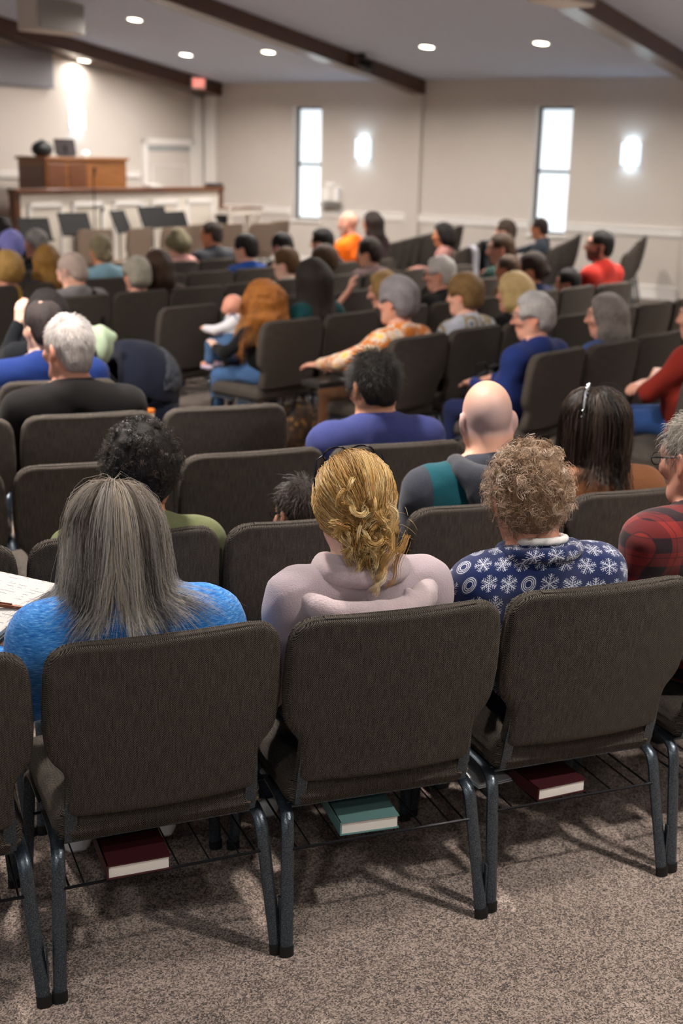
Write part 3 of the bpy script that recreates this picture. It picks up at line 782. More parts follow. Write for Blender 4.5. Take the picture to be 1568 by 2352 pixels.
    def body_col(V):
        C = np.tile(sk, (len(V), 1)); Q = ((V - hc) @ Rm) / q
        x, y, z = Q[:, 0], Q[:, 1], Q[:, 2]; hd_ = (np.abs(z) < .17) & (np.hypot(x, y) < .16)
        def blend(m, c, w=1.0):
            w_ = (np.clip(m, 0, 1) * w)[:, None]; C[:] = C * (1 - w_) + np.array(c) * w_
        g = lambda cx, cy, cz, r: np.exp(-(((x - cx)**2 + (y - cy)**2 + (z - cz)**2) / r**2)) * hd_
        for sx in (-1, 1):
            blend(g(sx*.082, -.01, -.012, .03), sk * [1.05, .72, .66], .7); blend(g(sx*.04, .085, -.03, .026), sk * [1.05, .8, .76], .5)
            blend((g(sx*.032, .098, .006, .011) > .55).astype(float), (.03, .025, .02)); 
            blend((np.abs(z - .030 - .004*np.cos(x*40)) < .007) * (np.abs(np.abs(x) - .034) < .022) * (y > .07) * 1.0, np.array(lin(hcol[1])), .75)
        blend((g(0, .105, -.062, .02) > .55).astype(float), sk * [.95, .55, .52], .7); blend(g(0, .12, -.028, .016), sk * [1.1, .8, .76], .5)
        if bald: blend(((z > -.07) & (z < .13) & (y < .055)) * hd_ * 1.0 * np.clip((.075 - z + np.maximum(0, -y)*.30) / .09, 0, 1) * np.clip((z + .06 + np.maximum(0, -y)*.15) / .03, 0, 1), np.array(lin(bald)), .7)
        if beard: blend((((z < -.048) & (y > .0) & (z > -.16)) | ((np.abs(x) > .052) & (z < -.005) & (y > -.005) & (y < .028) & (z > -.1)) | ((z < -.038) & (z > -.054) & (y > .08))) * hd_ * ((g(0, .105, -.062, .018) < .5)) * ((y > .03) | (z > -.11)) * 1.0, np.array(lin(beard)), .9)
        return C
    body = sdf_obj('body', f, M_skin, E, body_col)
    # ---- shirt
    sleeve_end = {'long': .93, 'elbow': -.35, 'short': -.5}[sleeves]
    if shirt is not None:
        f = Field(lo, hi, res * .8)
        f.cap(pel + [0, -.0, -.03], wai, .134*sc + belly*.6, .121*sc + belly, .06, kx=1.34); f.cap(wai, che, .121*sc + belly, .125*sc, .06, kx=kx)
        if bust: f.ell(che + [-.06, .10, -.02], (.06, .05, .06), .05); f.ell(che + [.06, .10, -.02], (.06, .05, .06), .05)
        f.cap(shoulders[0]*.92 + shoulders[1]*.08, shoulders[1]*.92 + shoulders[0]*.08, .060*sc, None, .08)
        for sx in (-1, 1):
            S = shoulders[0 if sx < 0 else 1]; el, wr_, hd = ar[sx]
            f.cap(NB + [0, -.012, -.004], S, .064*sc, .050*sc, .07); f.cap(S + [-sx*.012, 0, -.012], el if sleeves != 'short' else S + (el - S)*.55, .055*sc, .051*sc, .075)
            if sleeves == 'long': f.cap(el, wr_ + (el - wr_)*.06, .052*sc, .038*sc, .02)
            elif sleeves == 'elbow': f.cap(el, el + (wr_ - el)*.2, .052*sc, .046*sc, .02)
        f.cut((0, 0, seat + .02), (0, 0, -1))
        if wr: f.wrinkle(wr, 55, int(abs(head[0]*1000)) % 97)
        if collar:
            ring = [NB + np.array([math.cos(t_)*.064*q, math.sin(t_)*.062*q - .002, .022 + .014*-math.sin(t_)]) for t_ in np.linspace(0, 2*math.pi, 13)]
            f.chain(ring, [collar]*13, .012)
        def suv(V):
            ang_ = np.arctan2(V[:, 0] - wai[0], -(V[:, 1] - wai[1] - .04)); return np.stack([V[:, 0] + .55*(V[:, 1] + .1)*np.tanh(V[:, 0]/.1), V[:, 2]*.9 + V[:, 1]*.75], 1)
        sdf_obj('shirt', f, shirt, E, None, suv)
    # ---- trousers and shoes
    f = Field((-.36, -.26, 0), (.36, .68, hipz + .12), res * 1.25)
    f.cap(pel + [0, -.01, -.025], pel + [0, 0, .03], .132*sc + belly*.4, .124*sc + belly*.5, .04, kx=1.36)
    for sx in (-1, 1):
        hj, kn, an = leg[sx]; f.cap(hj, kn, .088*sc, .064*sc, .05); f.cap(kn, an + [0, 0, .0], .064*sc, .05*sc, .02)
    f.cut((0, 0, .075), (0, 0, -1))
    sdf_obj('trousers', f, pants or fabric('dark_denim', '#20242f'), E)
    for sx in (-1, 1):
        an = leg[sx][2]
        sh = MB(); pts = [an + [0, -.045, -.065 + 0], an + [0, -.03, -.045], an + [0, .05, -.05], an + [0, .13*sc, -.062], an + [0, .165*sc, -.07]]
        pts = [np.array([p[0], p[1], max(p[2] - (an[2] - .09), .026)]) if not child else p for p in pts]
        sh.tube(pts, [.022, .04*sc + .003, .043*sc + .002, .04*sc + .002, .02], 10, [.018, .034, .03, .026, .014]); sh.build('shoe', plain('shoe_' + shoe, shoe, .6), E, True)
    ctx = dict(E=E, shirt=shirt, hp=hp, Rm=Rm, q=q, hc=hc, NB=NB, sc=sc, shoulders=shoulders, ar=ar, che=che, wai=wai, shz=shz, lo=lo, hi=hi, sw=sw, leg=leg, body=body)
    if hair: hair_sdf(ctx, hair, hcol, hairres or hres * 1.3, **(hairkw or {}))
    if glasses: spectacles(ctx, glasses if isinstance(glasses, str) else '#141414')
    PEOPLE[key] = ctx
    return ctx

def hand(f, wr_, hd, sx, sc):
    hd = hd / np.linalg.norm(hd); up = np.array([0, 0, 1.0]); side = np.cross(hd, up); side /= np.linalg.norm(side) + 1e-9; nrm = np.cross(side, hd)
    s = sc
    palm = wr_ + hd * .05 * s
    for o in (-.024, -.008, .008, .024):
        f.cap(wr_ + side*o*.6*s + hd*.01*s, wr_ + side*o*s + hd*.082*s, .015*s, .0125*s, .014)
    L = (.062, .072, .068, .052)
    for i, o in enumerate((.027, .009, -.009, -.026)):
        o = o * sx * -1
        a = wr_ + side*o*s + hd*.085*s; b = a + (hd*.9 + side*o*3 - nrm*.25)*L[i]*.5*s; c = b + (hd*.7 - nrm*.65)*L[i]*.5*s
        f.cap(a, b, .0098*s, .009*s, .005); f.cap(b, c, .009*s, .0078*s, .004)
    t0 = wr_ + side*(-sx)*.022*s + hd*.025*s; t1 = t0 + (side*(-sx)*.75 + hd*.65 - nrm*.2)*.038*s; t2 = t1 + (side*(-sx)*.25 + hd*.95 - nrm*.2)*.032*s
    f.cap(t0, t1, .014*s, .011*s, .01); f.cap(t1, t2, .011*s, .009*s, .004)

def head_sdf(f, hp, Rm, q, hc):
    E_ = lambda c, r, k, op='u': f.ell(hp(*c), np.array(r)*q, k*q, op, Rm)
    E_((0, -.010, .026), (.076, .097, .094), .01); E_((0, .024, -.035), (.061, .072, .082), .04)
    f.cap(hp(-.02, .062, -.098), hp(.02, .062, -.098), .024*q, None, .03*q)          # chin
    for s in (-1, 1):
        f.cap(hp(s*.058, -.005, -.055), hp(s*.028, .055, -.095), .022*q, .022*q, .03*q)   # jaw
        E_((s*.042, .072, -.022), (.026, .022, .022), .025)                               # cheek
        f.cap(hp(s*.012, .088, .03), hp(s*.046, .076, .028), .014*q, .012*q, .02*q)       # brow
        E_((s*.032, .108, .004), (.021, .020, .014), .012, 's')                           # socket
        E_((s*.032, .086, .004), (.0135, .0135, .0125), .003)
        # ear
        Re = Rm @ rotm(s*.35, 0, 0)
        f.ell(hp(s*.083, -.012, -.010), np.array((.010, .021, .034))*q, .008*q, 'u', Re); f.ell(hp(s*.093, -.006, -.006), np.array((.008, .011, .018))*q, .006*q, 's', Re)
        f.ell(hp(s*.080, -.004, -.036), np.array((.008, .011, .012))*q, .008*q)
    f.cap(hp(0, .094, .018), hp(0, .116, -.026), .008*q, .0125*q, .012*q)
    for s in (-1, 1): E_((s*.011, .104, -.030), (.010, .011, .009), .008)
    f.cap(hp(-.017, .091, -.058), hp(.017, .091, -.058), .0085*q, None, .008*q); f.cap(hp(-.013, .090, -.070), hp(.013, .090, -.070), .009*q, None, .008*q)

def hair_sdf(ctx, style, hcol, hres, length=.2, vol=.0, wave=0.0, width=0.0, fringe=0.0, bun=None, part=None, name=None):
    hp, Rm, q, hc, E = ctx['hp'], ctx['Rm'], ctx['q'], ctx['hc'], ctx['E']
    dn = -.20 - (length if style in ('long', 'bob') else 0)
    f = Field(hc + [-.26, -.28, dn], hc + [.26, .26, .26], hres)
    e = {'short': .010, 'buzz': .005, 'curly': .03, 'bob': .018, 'long': .018, 'bun': .012, 'crop': .015}[style] + vol
    f.ell(hp(0, -.012, .028), np.array((.078 + e, .098 + e, .094 + e))*q, .01, 'u', Rm)
    if style in ('short', 'crop', 'buzz', 'bun'): f.ell(hp(0, -.052, -.035), np.array((.060 + e, .050 + e, .065))*q, .03*q, 'u', Rm)
    if style == 'curly': f.ell(hp(0, -.045, -.02), np.array((.085 + vol*.7, .07 + vol*.5, .085))*q, .03, 'u', Rm)
    if style in ('bob', 'long'):
        z1 = -length
        for s in (-1, 1):
            p0 = hp(s*.082, -.005, .02); p1 = p0 + np.array([0, 0, z1*.55]) + Rm @ np.array([s*(.006 + width*.6), -.012, 0]); p2 = p0 + np.array([0, 0, z1]) + Rm @ np.array([s*width, -.02, 0])
            f.chain([p0, p1, p2], [.032 + vol*.5, .034 + width*.3 + vol*.4, .024 + width*.3], .05)
            m0 = hp(s*.045, -.075, .0); f.chain([m0, m0 + np.array([0, 0, z1*.6]) + Rm @ np.array([s*width*.4, -.012, 0]), m0 + np.array([0, 0, z1]) + Rm @ np.array([s*width*.5, -.01, 0])], [.045 + vol*.9, .046 + vol*.9, .034 + vol*.5], .05)
        b0 = hp(0, -.085, .0); f.chain([b0, b0 + np.array([0, 0, z1*.6]) + Rm @ np.array([0, -.01, 0]), b0 + np.array([0, 0, z1]) + Rm @ np.array([0, -.008, 0])], [.05 + vol*.9, .048 + vol*.9, .036 + vol*.5], .05)
    # face opening
    f.ell(hp(0, .118, -.05 - fringe), np.array((.076, .085, .118))*q, .02*q, 's', Rm)
    f.ell(hp(0, .10, .03 - fringe), np.array((.058, .05, .055))*q, .02*q, 's', Rm)
    if style in ('short', 'buzz', 'crop', 'bun', 'curly'):
        for s in (-1, 1): f.ell(hp(s*(.10 + (e if style == 'curly' else 0)), .022, -.045), np.array((.05, .060, .062))*q, .012, 's', Rm)
        f.ell(hp(0, .02, -.16), np.array((.2, .13, .085))*q, .02, 's', Rm)
        f.ell(hp(0, -.09, -.155), np.array((.2, .09, .055))*q, .015, 's', Rm)
    else:
        f.ell(hp(0, .12, -.18), np.array((.072, .14, .16))*q, .03, 's', Rm)
    if bun is not None: f.ell(hp(*bun), np.array((.042, .038, .042))*q, .012, 'u', Rm)
    if part: f.ell(hp(0, part[0], part[1]), np.array((part[2], part[2]*1.1, .03))*q, .01, 's', Rm)
    if wave: f.wrinkle(wave, 70 if style != 'curly' else 110, 5)
    elif style in ('bob', 'long', 'short', 'crop'): f.wrinkle(.0045, 85, 3)
    o = sdf_obj('hair', f, hair_mat(name or 'hair_%s_%s' % hcol, *hcol), E)
    ctx['hair'] = o; return o

def spectacles(ctx, col):
    hp, E = ctx['hp'], ctx['E']; mb = MB()
    for s in (-1, 1):
        ring = [hp(s*.034 + .024*math.cos(t), .116 - abs(.024*math.cos(t) + .0)*.1, .004 + .018*math.sin(t)) for t in np.linspace(0, 2*math.pi, 13)[:-1]]
        mb.tube(ring, .0022, 5, closed=True); mb.tube([hp(s*.058, .112, .01), hp(s*.079, .08, .012), hp(s*.086, .0, .012), hp(s*.085, -.03, -.01)], .0022, 5)
    mb.tube([hp(-.011, .118, .008), hp(.011, .118, .008)], .002, 5)
    mb.build('spectacles', plain('spectacle_frame_' + col, col, .35, .2, bump=0), E, True)
# ------------------------------------------------------------------ special cloth materials
def heather_blue():
    t = NT('blue_heather_jersey'); o = t.obj()
    st = t.noise(t.scale(o, (70, 70, 420)), 1.0, 3, .6); g = t.noise(o, 14, 3)
    t.base(t.ramp(t.math('ADD', t.math('MULTIPLY', st, .85), t.math('MULTIPLY', g, .15)), [(.34, lin('#1459b0')), (.55, lin('#3f8fdc')), (.75, lin('#9cc6ee'))]))
    t.bump(t.math('ADD', st, t.math('MULTIPLY', g, 2)), .25, .004); return t.set(.85, 0, .2, .2)
def fleece(name, c, c2, sc=260):
    t = NT(name); o = t.obj(); n = t.noise(o, sc, 4, .7); g = t.noise(o, 10, 3)
    t.base(t.mix(t.math('MULTIPLY_ADD', n, .9, -.05), lin(c2), lin(c))); t.bump(t.math('ADD', n, g), .7, .006); return t.set(.95, 0, .1, .35)
def snowflakes():
    t = NT('snowflake_fleece'); uv = t.uv(); cell = .056
    def layer(off, rot, kind):
        mp = t.n('Mapping'); t.put(mp.inputs[0], uv); mp.inputs['Scale'].default_value = (1/cell, 1/cell, 1); mp.inputs['Location'].default_value = (*off, 0); mp.inputs['Rotation'].default_value = (0, 0, .15)
        s = t.n('SeparateXYZ'); t.put(s.inputs[0], mp.outputs[0])
        row = t.math('FLOOR', s.outputs[1]); xs = t.math('ADD', s.outputs[0], t.math('MULTIPLY', t.math('MODULO', row, 2.0), .5))
        ix = t.math('FLOOR', xs); x = t.math('SUBTRACT', t.math('FRACT', xs), .5); y = t.math('SUBTRACT', t.math('FRACT', s.outputs[1]), .5)
        wn = t.n('TexWhiteNoise', noise_dimensions='2D'); cv = t.n('CombineXYZ'); t.put(cv.inputs[0], ix); t.put(cv.inputs[1], row); t.put(wn.inputs['Vector'], cv.outputs[0])
        rnd = wn.outputs['Value']
        r = t.math('SQRT', t.math('ADD', t.math('MULTIPLY', x, x), t.math('MULTIPLY', y, y)))
        a = t.math('ADD', t.math('ARCTAN2', y, x), t.math('MULTIPLY', rnd, 6.0))
        # fold the angle into one arm
        fa = t.math('PINGPONG', a, math.pi / 6); fx = t.math('MULTIPLY', r, t.math('COSINE', fa)); fy = t.math('MULTIPLY', r, t.math('SINE', fa))
        arm = t.math('LESS_THAN', fy, .022)
        br = t.math('SUBTRACT', fx, t.math('MULTIPLY', fy, .9))
        br2 = t.math('LESS_THAN', t.math('PINGPONG', t.math('ADD', br, t.math('MULTIPLY', rnd, .06)), .055), .017)
        br2 = t.math('MULTIPLY', br2, t.math('GREATER_THAN', br, .07)); br2 = t.math('MULTIPLY', br2, t.math('LESS_THAN', fy, .14))
        flake = t.math('MULTIPLY', t.math('MAXIMUM', arm, br2), t.math('LESS_THAN', r, .43))
        rings = t.math('MULTIPLY', t.math('LESS_THAN', t.math('PINGPONG', r, .042), .022), t.math('MULTIPLY', t.math('LESS_THAN', r, .40), t.math('GREATER_THAN', r, .12)))
        return t.mix(t.math('GREATER_THAN', rnd, .86), flake, rings)
    m = layer((.2, .1), 0, 0)
    n = t.noise(uv, 900, 3, .7); g = t.noise(uv, 60, 2)
    white = t.math('MULTIPLY', m, t.math('MULTIPLY_ADD', g, .9, .35))
    t.base(t.mix(white, t.mix(n, lin('#0a1740'), lin('#1c2f66')), lin('#dfe3ee')))
    t.bump(n, .5, .003); return t.set(.95, 0, .1, .3)
def plaid():
    t = NT('red_plaid_flannel'); o = t.obj(); s = t.n('SeparateXYZ'); t.put(s.inputs[0], o)
    def bands(v, per, w, off=0): return t.math('LESS_THAN', t.math('FRACT', t.math('MULTIPLY_ADD', v, 1/per, off)), w)
    u = t.math('ADD', s.outputs[0], t.math('MULTIPLY', s.outputs[1], .7)); v = s.outputs[2]
    d = t.math('ADD', t.math('MULTIPLY', bands(u, .08, .5), .5), t.math('MULTIPLY', bands(v, .08, .5), .5)); th = t.math('MAXIMUM', bands(u, .055, .06, .3), bands(v, .055, .06, .3))
    n = t.noise(o, 400, 3)
    c = t.mix(d, lin('#8a2823'), lin('#1d1219')); c = t.mix(t.math('MULTIPLY', th, .6), c, lin('#241420')); t.base(t.mix(t.math('MULTIPLY', n, .4), c, lin('#3a1a1c')))
    t.bump(n, .3, .002); return t.set(.9, 0, .2, .2)
def floral():
    t = NT('orange_floral_print'); o = t.obj()
    v = t.n('TexVoronoi'); t.put(v.inputs['Vector'], t.mix(.06, o, t.noise(o, 9, 2, out=1))); v.inputs['Scale'].default_value = 11
    v2 = t.n('TexVoronoi'); t.put(v2.inputs['Vector'], o); v2.inputs['Scale'].default_value = 34
    a = t.ramp(v.outputs['Distance'], [(.18, lin('#e9b95c')), (.36, lin('#d8cdbf')), (.52, lin('#c9772e')), (.75, lin('#b2611f'))])
    b = t.ramp(v2.outputs['Distance'], [(.2, lin('#7d6a5e')), (.4, lin('#e3d8cb')), (.7, lin('#c0732f'))])
    t.base(t.mix(t.ramp(t.noise(o, 12, 3), [(.42, (0, 0, 0)), (.58, (1, 1, 1))]), a, b)); return t.set(.8, 0, .2)
def medallion():
    t = NT('grey_medallion_print'); o = t.obj(); v = t.n('TexVoronoi'); t.put(v.inputs['Vector'], o); v.inputs['Scale'].default_value = 9
    t.base(t.ramp(v.outputs['Distance'], [(.1, lin('#51626e')), (.24, lin('#b7b8bd')), (.36, lin('#857450')), (.44, lin('#8a7a5c')), (.52, lin('#a9adb8')), (.8, lin('#b9bcc6'))])); return t.set(.85, 0, .2)
def teal_block():
    t = NT('charcoal_teal_hoodie'); o = t.obj(); n = t.noise(o, 300, 4, .7); s = t.n('SeparateXYZ'); t.put(s.inputs[0], o)
    # teal yoke panel on the back: below the hood's shadow edge painted as a slanted line, between the sleeves
    line = t.math('ADD', t.math('MULTIPLY', s.outputs[0], .85), s.outputs[2])
    inside = t.math('MULTIPLY', t.math('LESS_THAN', line, .90), t.math('GREATER_THAN', s.outputs[0], -.155))
    g = t.mix(n, lin('#1b1d24'), lin('#484b57')); b = t.mix(n, lin('#0a3a44'), lin('#165a66'))
    t.base(t.mix(inside, g, b)); t.bump(n, .4, .003); return t.set(.95, 0, .1, .2)

def tubes(paths, rad, cols, sides=3):
    """paths (n, m, 3), rad (n, m), cols (n, 3) or (n, m, 3) -> V, F, C for thin hair tubes"""
    n, m, _ = paths.shape; T = np.gradient(paths, axis=1); T /= np.linalg.norm(T, axis=2, keepdims=True) + 1e-9
    ref = np.array([.37, .21, .9]); A = np.cross(T, ref); A /= np.linalg.norm(A, axis=2, keepdims=True) + 1e-9; B = np.cross(T, A)
    V = []
    for k in range(sides):
        a = 2*math.pi*k/sides; V.append(paths + (A*math.cos(a) + B*math.sin(a)) * rad[..., None])
    V = np.stack(V, 2).reshape(-1, 3)
    i = (np.arange(n)[:, None]*m + np.arange(m - 1)[None]).ravel(); F = []
    for k in range(sides):
        k2 = (k + 1) % sides; F.append(np.stack([i*sides + k, i*sides + k2, (i + 1)*sides + k2, (i + 1)*sides + k], 1))
    if cols.ndim == 2: cols = np.repeat(cols[:, None], m, 1)
    C = np.repeat(cols.reshape(-1, 3), sides, 0)
    return V, np.concatenate(F), C

def palette(n, stops, r, noise):
    """blend strand colours between stops by noise in [0,1]"""
    S = np.array([lin(c) for c in stops]); x = np.clip(noise, 0, .999) * (len(S) - 1); i = x.astype(int); f = (x - i)[:, None]
    return S[i] * (1 - f) + S[i + 1] * f

def scalp_roots(n, r, zmin=-.06, front=.075):
    P = []
    while len(P) < n:
        v = r.normal(size=3); v /= np.linalg.norm(v); p = v * np.array([.080, .100, .098]) + np.array([0, -.011, .028])
        hair_line = -.02 + .55 * (p[1] + .01) if p[1] > -.03 else zmin         # higher at the forehead
        if p[2] < max(zmin, hair_line): continue
        if p[1] > front: continue
        P.append(p)
    return np.array(P)

def falling_hair(ctx, n, zend, stops, r, crown=(0, .0, .12), layer=.03, wave=.0, wavef=40, flick=.03, rad=.0007, steps=34, keep=15, zmin=-.05, spread=.0, streak=3.0, clump=.55, shadow_end=0.0):
    hc, Rm, q = ctx['hc'], ctx['Rm'], ctx['q']
    R0 = scalp_roots(n, r, zmin); off = .006 + layer * r.random(n) ** 1.3
    P = R0.copy(); pts = [P.copy()]; L = np.clip((R0[:, 2] - zend) * 1.06 + .10*np.clip(R0[:, 2] / .1, 0, 1), .05, 1.0) * (.80 + .30 * r.random(n)); st = L / steps
    g = Rm.T @ np.array([0, 0, -1.0])                        # gravity in head frame
    cr = np.array(crown); D = P - cr; N0 = (P - [0, -.011, .028]) / np.array([.078, .098, .096])**2; N0 /= np.linalg.norm(N0, axis=1, keepdims=True); D = D - N0 * (D*N0).sum(1, keepdims=True) + r.normal(0, .004, D.shape); D /= np.linalg.norm(D, axis=1, keepdims=True) + 1e-9
    az = np.arctan2(R0[:, 0], -R0[:, 1]); nclump = max(20, n // 26); cid = r.integers(0, nclump, n)
    order = np.argsort(az); cid[order] = (np.arange(n) * nclump // n); cph = r.uniform(0, 6.28, nclump); ca = r.normal(0, 1, nclump)
    sh = [(Rm.T @ (s - hc)) / q for s in ctx['shoulders']]; nb = (Rm.T @ (ctx['NB'] - hc)) / q; ch = (Rm.T @ (ctx['che'] - hc)) / q
    Ec = np.array([0, -.011, .028]); Er = np.array([.078, .098, .096])
    for i in range(steps):
        w = min(1, .25 + i / steps * 2.2); D = D * (1 - .35 * w) + g * (.35 * w) + 0
        side = np.stack([np.sign(P[:, 0]) * .10 * spread, -.0 * P[:, 0], 0 * P[:, 0]], 1); D = D + side * (i > steps * .3)
        D /= np.linalg.norm(D, axis=1, keepdims=True); P = P + D * st[:, None]
        # stay outside skull, neck and shoulders
        for (c, rr) in ((Ec, Er), (nb + np.array([0, -.01, .05]), np.array([.062, .066, .12])), ((sh[0] + sh[1]) / 2 + np.array([0, .0, -.04]), np.array([ctx['sw'] + .07, .095, .10])), (ch + np.array([0, .02, -.04]), np.array([.19, .125, .22]))):
            oo = (.009 + (off - .006) * min(1, (i + 1) / 9))[:, None]; Q = (P - c) / (rr + oo); d = np.linalg.norm(Q, axis=1); m = d < 1
            P[m] = c + (P[m] - c) / d[m][:, None]
        pts.append(P.copy())
    A = np.stack(pts, 1); idx = np.linspace(0, steps, keep).astype(int); A = A[:, idx]
    tt = np.linspace(0, 1, keep)[None, :]
    # gather into clumps towards the ends, waves and flicks
    for c in range(nclump):
        m = cid == c
        if m.sum() < 2: continue
        mean = A[m].mean(0, keepdims=True); A[m] += (mean - A[m]) * (clump * tt ** 1.2)[..., None] * r.uniform(.4, 1, (m.sum(), 1, 1))
    ph = cph[cid][:, None] + r.normal(0, .35, (n, 1)); a2 = ca[cid][:, None]
    if wave:
        A[..., 0] += wave * np.sin(tt * wavef * abs(zend) + ph) * tt; A[..., 1] += wave * .7 * np.cos(tt * wavef * abs(zend) * .9 + ph) * tt
    A[..., 0] += flick * a2 * np.clip(tt - .72, 0, 1) ** 1.5 * 3; A[..., 1] -= flick * np.abs(a2) * np.clip(tt - .75, 0, 1) ** 1.5 * 2.2
    A += r.normal(0, .0016, (n, 1, 3)) * (1 + 2*tt[..., None])
    bad = A[..., 2].max(1) > .158; A[bad] = A[np.flatnonzero(~bad)[:bad.sum()]]
    W = hc + (A * q) @ Rm.T
    nz = .5 + .25*np.sin(az*streak*2.1 + 1) + .22*np.sin(az*streak*5.3 + 2.2*R0[:, 2]*20) + r.normal(0, .16, n)
    return W, np.broadcast_to(rad * (1 - .55 * tt), (n, keep)), palette(n, stops, r, nz)

def add_strands(ctx, sets, name='hair'):
    Vs, Fs, Cs, b = [], [], [], 0
    for (W, rad, col) in sets:
        V, F, C = tubes(W, rad, col); Vs.append(V); Fs.append(F + b); Cs.append(C); b += len(V)
    o = mk(name, np.concatenate(Vs), np.concatenate(Fs), M_strand, ctx['E'], True, col=np.concatenate(Cs)); return o

def shell_hair(ctx, n, length, stops, r, lift=.012, rad=.0007, zmin=-.07, crown=(0, -.03, .12), lie=.8, m=5, rand=.25):
    """short hair lying on the skull"""
    hc, Rm, q = ctx['hc'], ctx['Rm'], ctx['q']; R0 = scalp_roots(n, r, zmin); N = (R0 - [0, -.011, .028]) / np.array([.078, .098, .096])**2; N /= np.linalg.norm(N, axis=1, keepdims=True)
    D = R0 - np.array(crown); D -= N * (D*N).sum(1, keepdims=True); D /= np.linalg.norm(D, axis=1, keepdims=True) + 1e-9
    D = D + r.normal(0, rand, (n, 3)); L = length * (.6 + .6*r.random(n)); t = np.linspace(0, 1, m)
    A = R0[:, None] + (D*lie)[:, None] * (L[:, None]*t)[..., None] + N[:, None] * ((lift*(.5 + r.random(n)))[:, None] * np.sin(t*2.0)[None])[..., None]
    return hc + (A*q) @ Rm.T, np.broadcast_to(rad*(1 - .5*t), (n, m)), palette(n, stops, r, .5 + r.normal(0, .25, n))

def curl_hair(ctx, n, stops, r, length=.1, cr=.009, turns=3.0, rad=.0008, m=20, zmin=-.06, droop=.5, lift=.6, start=.02):
    hc, Rm, q = ctx['hc'], ctx['Rm'], ctx['q']; ncl = max(8, n // 6); C0 = scalp_roots(ncl, r, zmin); cid = r.integers(0, ncl, n); R0 = C0[cid] + r.normal(0, .0045, (n, 3))
    N = (C0 - [0, -.011, .0]) / np.array([.078, .098, .12])**2; N /= np.linalg.norm(N, axis=1, keepdims=True)
    g = Rm.T @ np.array([0, 0, -1.0]); jit = r.normal(0, .45, (ncl, 3)); D = N * lift + g * droop * (.4 + r.random((ncl, 1))) + jit; D /= np.linalg.norm(D, axis=1, keepdims=True)
    ref = np.array([.2, .3, .93]); A = np.cross(D, ref); A /= np.linalg.norm(A, axis=1, keepdims=True); B = np.cross(D, A)
    t = np.linspace(0, 1, m)[None]; ph = r.uniform(0, 6.28, ncl)[cid][:, None] + r.normal(0, .3, (n, 1)); tw = (turns*(.7 + .6*r.random(ncl)))[cid][:, None]
    Lc = (length*(.7 + .5*r.random(ncl)))[cid][:, None]; rc = cr*(.6 + .8*r.random(ncl))[cid][:, None] * np.clip(t*4, 0, 1)
    th = ph + tw*2*math.pi*t
    P = R0[:, None] + N[cid][:, None]*start*np.clip(t*3, 0, 1)[..., None] + D[cid][:, None]*(Lc*t)[..., None] + A[cid][:, None]*(rc*np.cos(th))[..., None] + B[cid][:, None]*(rc*np.sin(th))[..., None]
    P = P + g * (Lc*t**2*.25)[..., None]
    return hc + (P*q) @ Rm.T, np.broadcast_to(rad*(1 - .4*t), (n, m)), palette(n, stops, r, .5 + .22*r.normal(size=ncl)[cid] + r.normal(0, .12, n))

# ------------------------------------------------------------------ the people nearest the camera
r = np.random.default_rng(11)
GN = 'congregation in the near rows'
J_dark = fabric('dark_jeans', '#1d2536', '#12161f'); J_blue = fabric('blue_jeans', '#4a6a94', '#33507a'); P_black = fabric('black_trousers', '#151517', '#0c0c0d')

c1 = person('P1', 'woman with long grey streaked hair in a blue heather top holding a notebook', (-.51, 2.70, 1.057), 21.5, 10, 14, skin='fair', sw=.205, hs=1.0, hip=(-.075, -.06), shirt=heather_blue(), pants=fabric('black_leggings', '#17181c'), belly=.025,
            hair='short', hcol=('#6b625a', '#3a3532'), hairkw=dict(vol=-.006), res=.014, hres=.008, hairres=.012, arms={'L': ((-.33, -.01, .635), (-.325, .16, .715), (.12, .95, .25)), 'R': ((.285, .03, .645), (.12, .28, .62), (-.5, .8, -.1))}, group=GN, hands_fine=(-1,), shoe='#d8dade')
W1 = falling_hair(c1, 7200, -.175, ['#3f3c3b', '#6b6764', '#928e8b', '#b5b2af', '#dedcda', '#d3c3a2'], r, crown=(.0, -.01, .125), layer=.036, flick=.014, rad=.00048, wave=.009, wavef=42, streak=3.0, clump=.6, spread=.5, keep=10)
_c = np.repeat(W1[2][:, None], 10, 1); _t = np.clip(np.linspace(1.0, -1.6, 10), 0, 1)[None, :, None] * .6
W1 = (W1[0], W1[1], _c * (1 - _t) + np.array(lin('#7d6347')) * (.55 + .9 * r.random((7200, 1, 1))) * _t)
add_strands(c1, [W1], 'hair_strands')

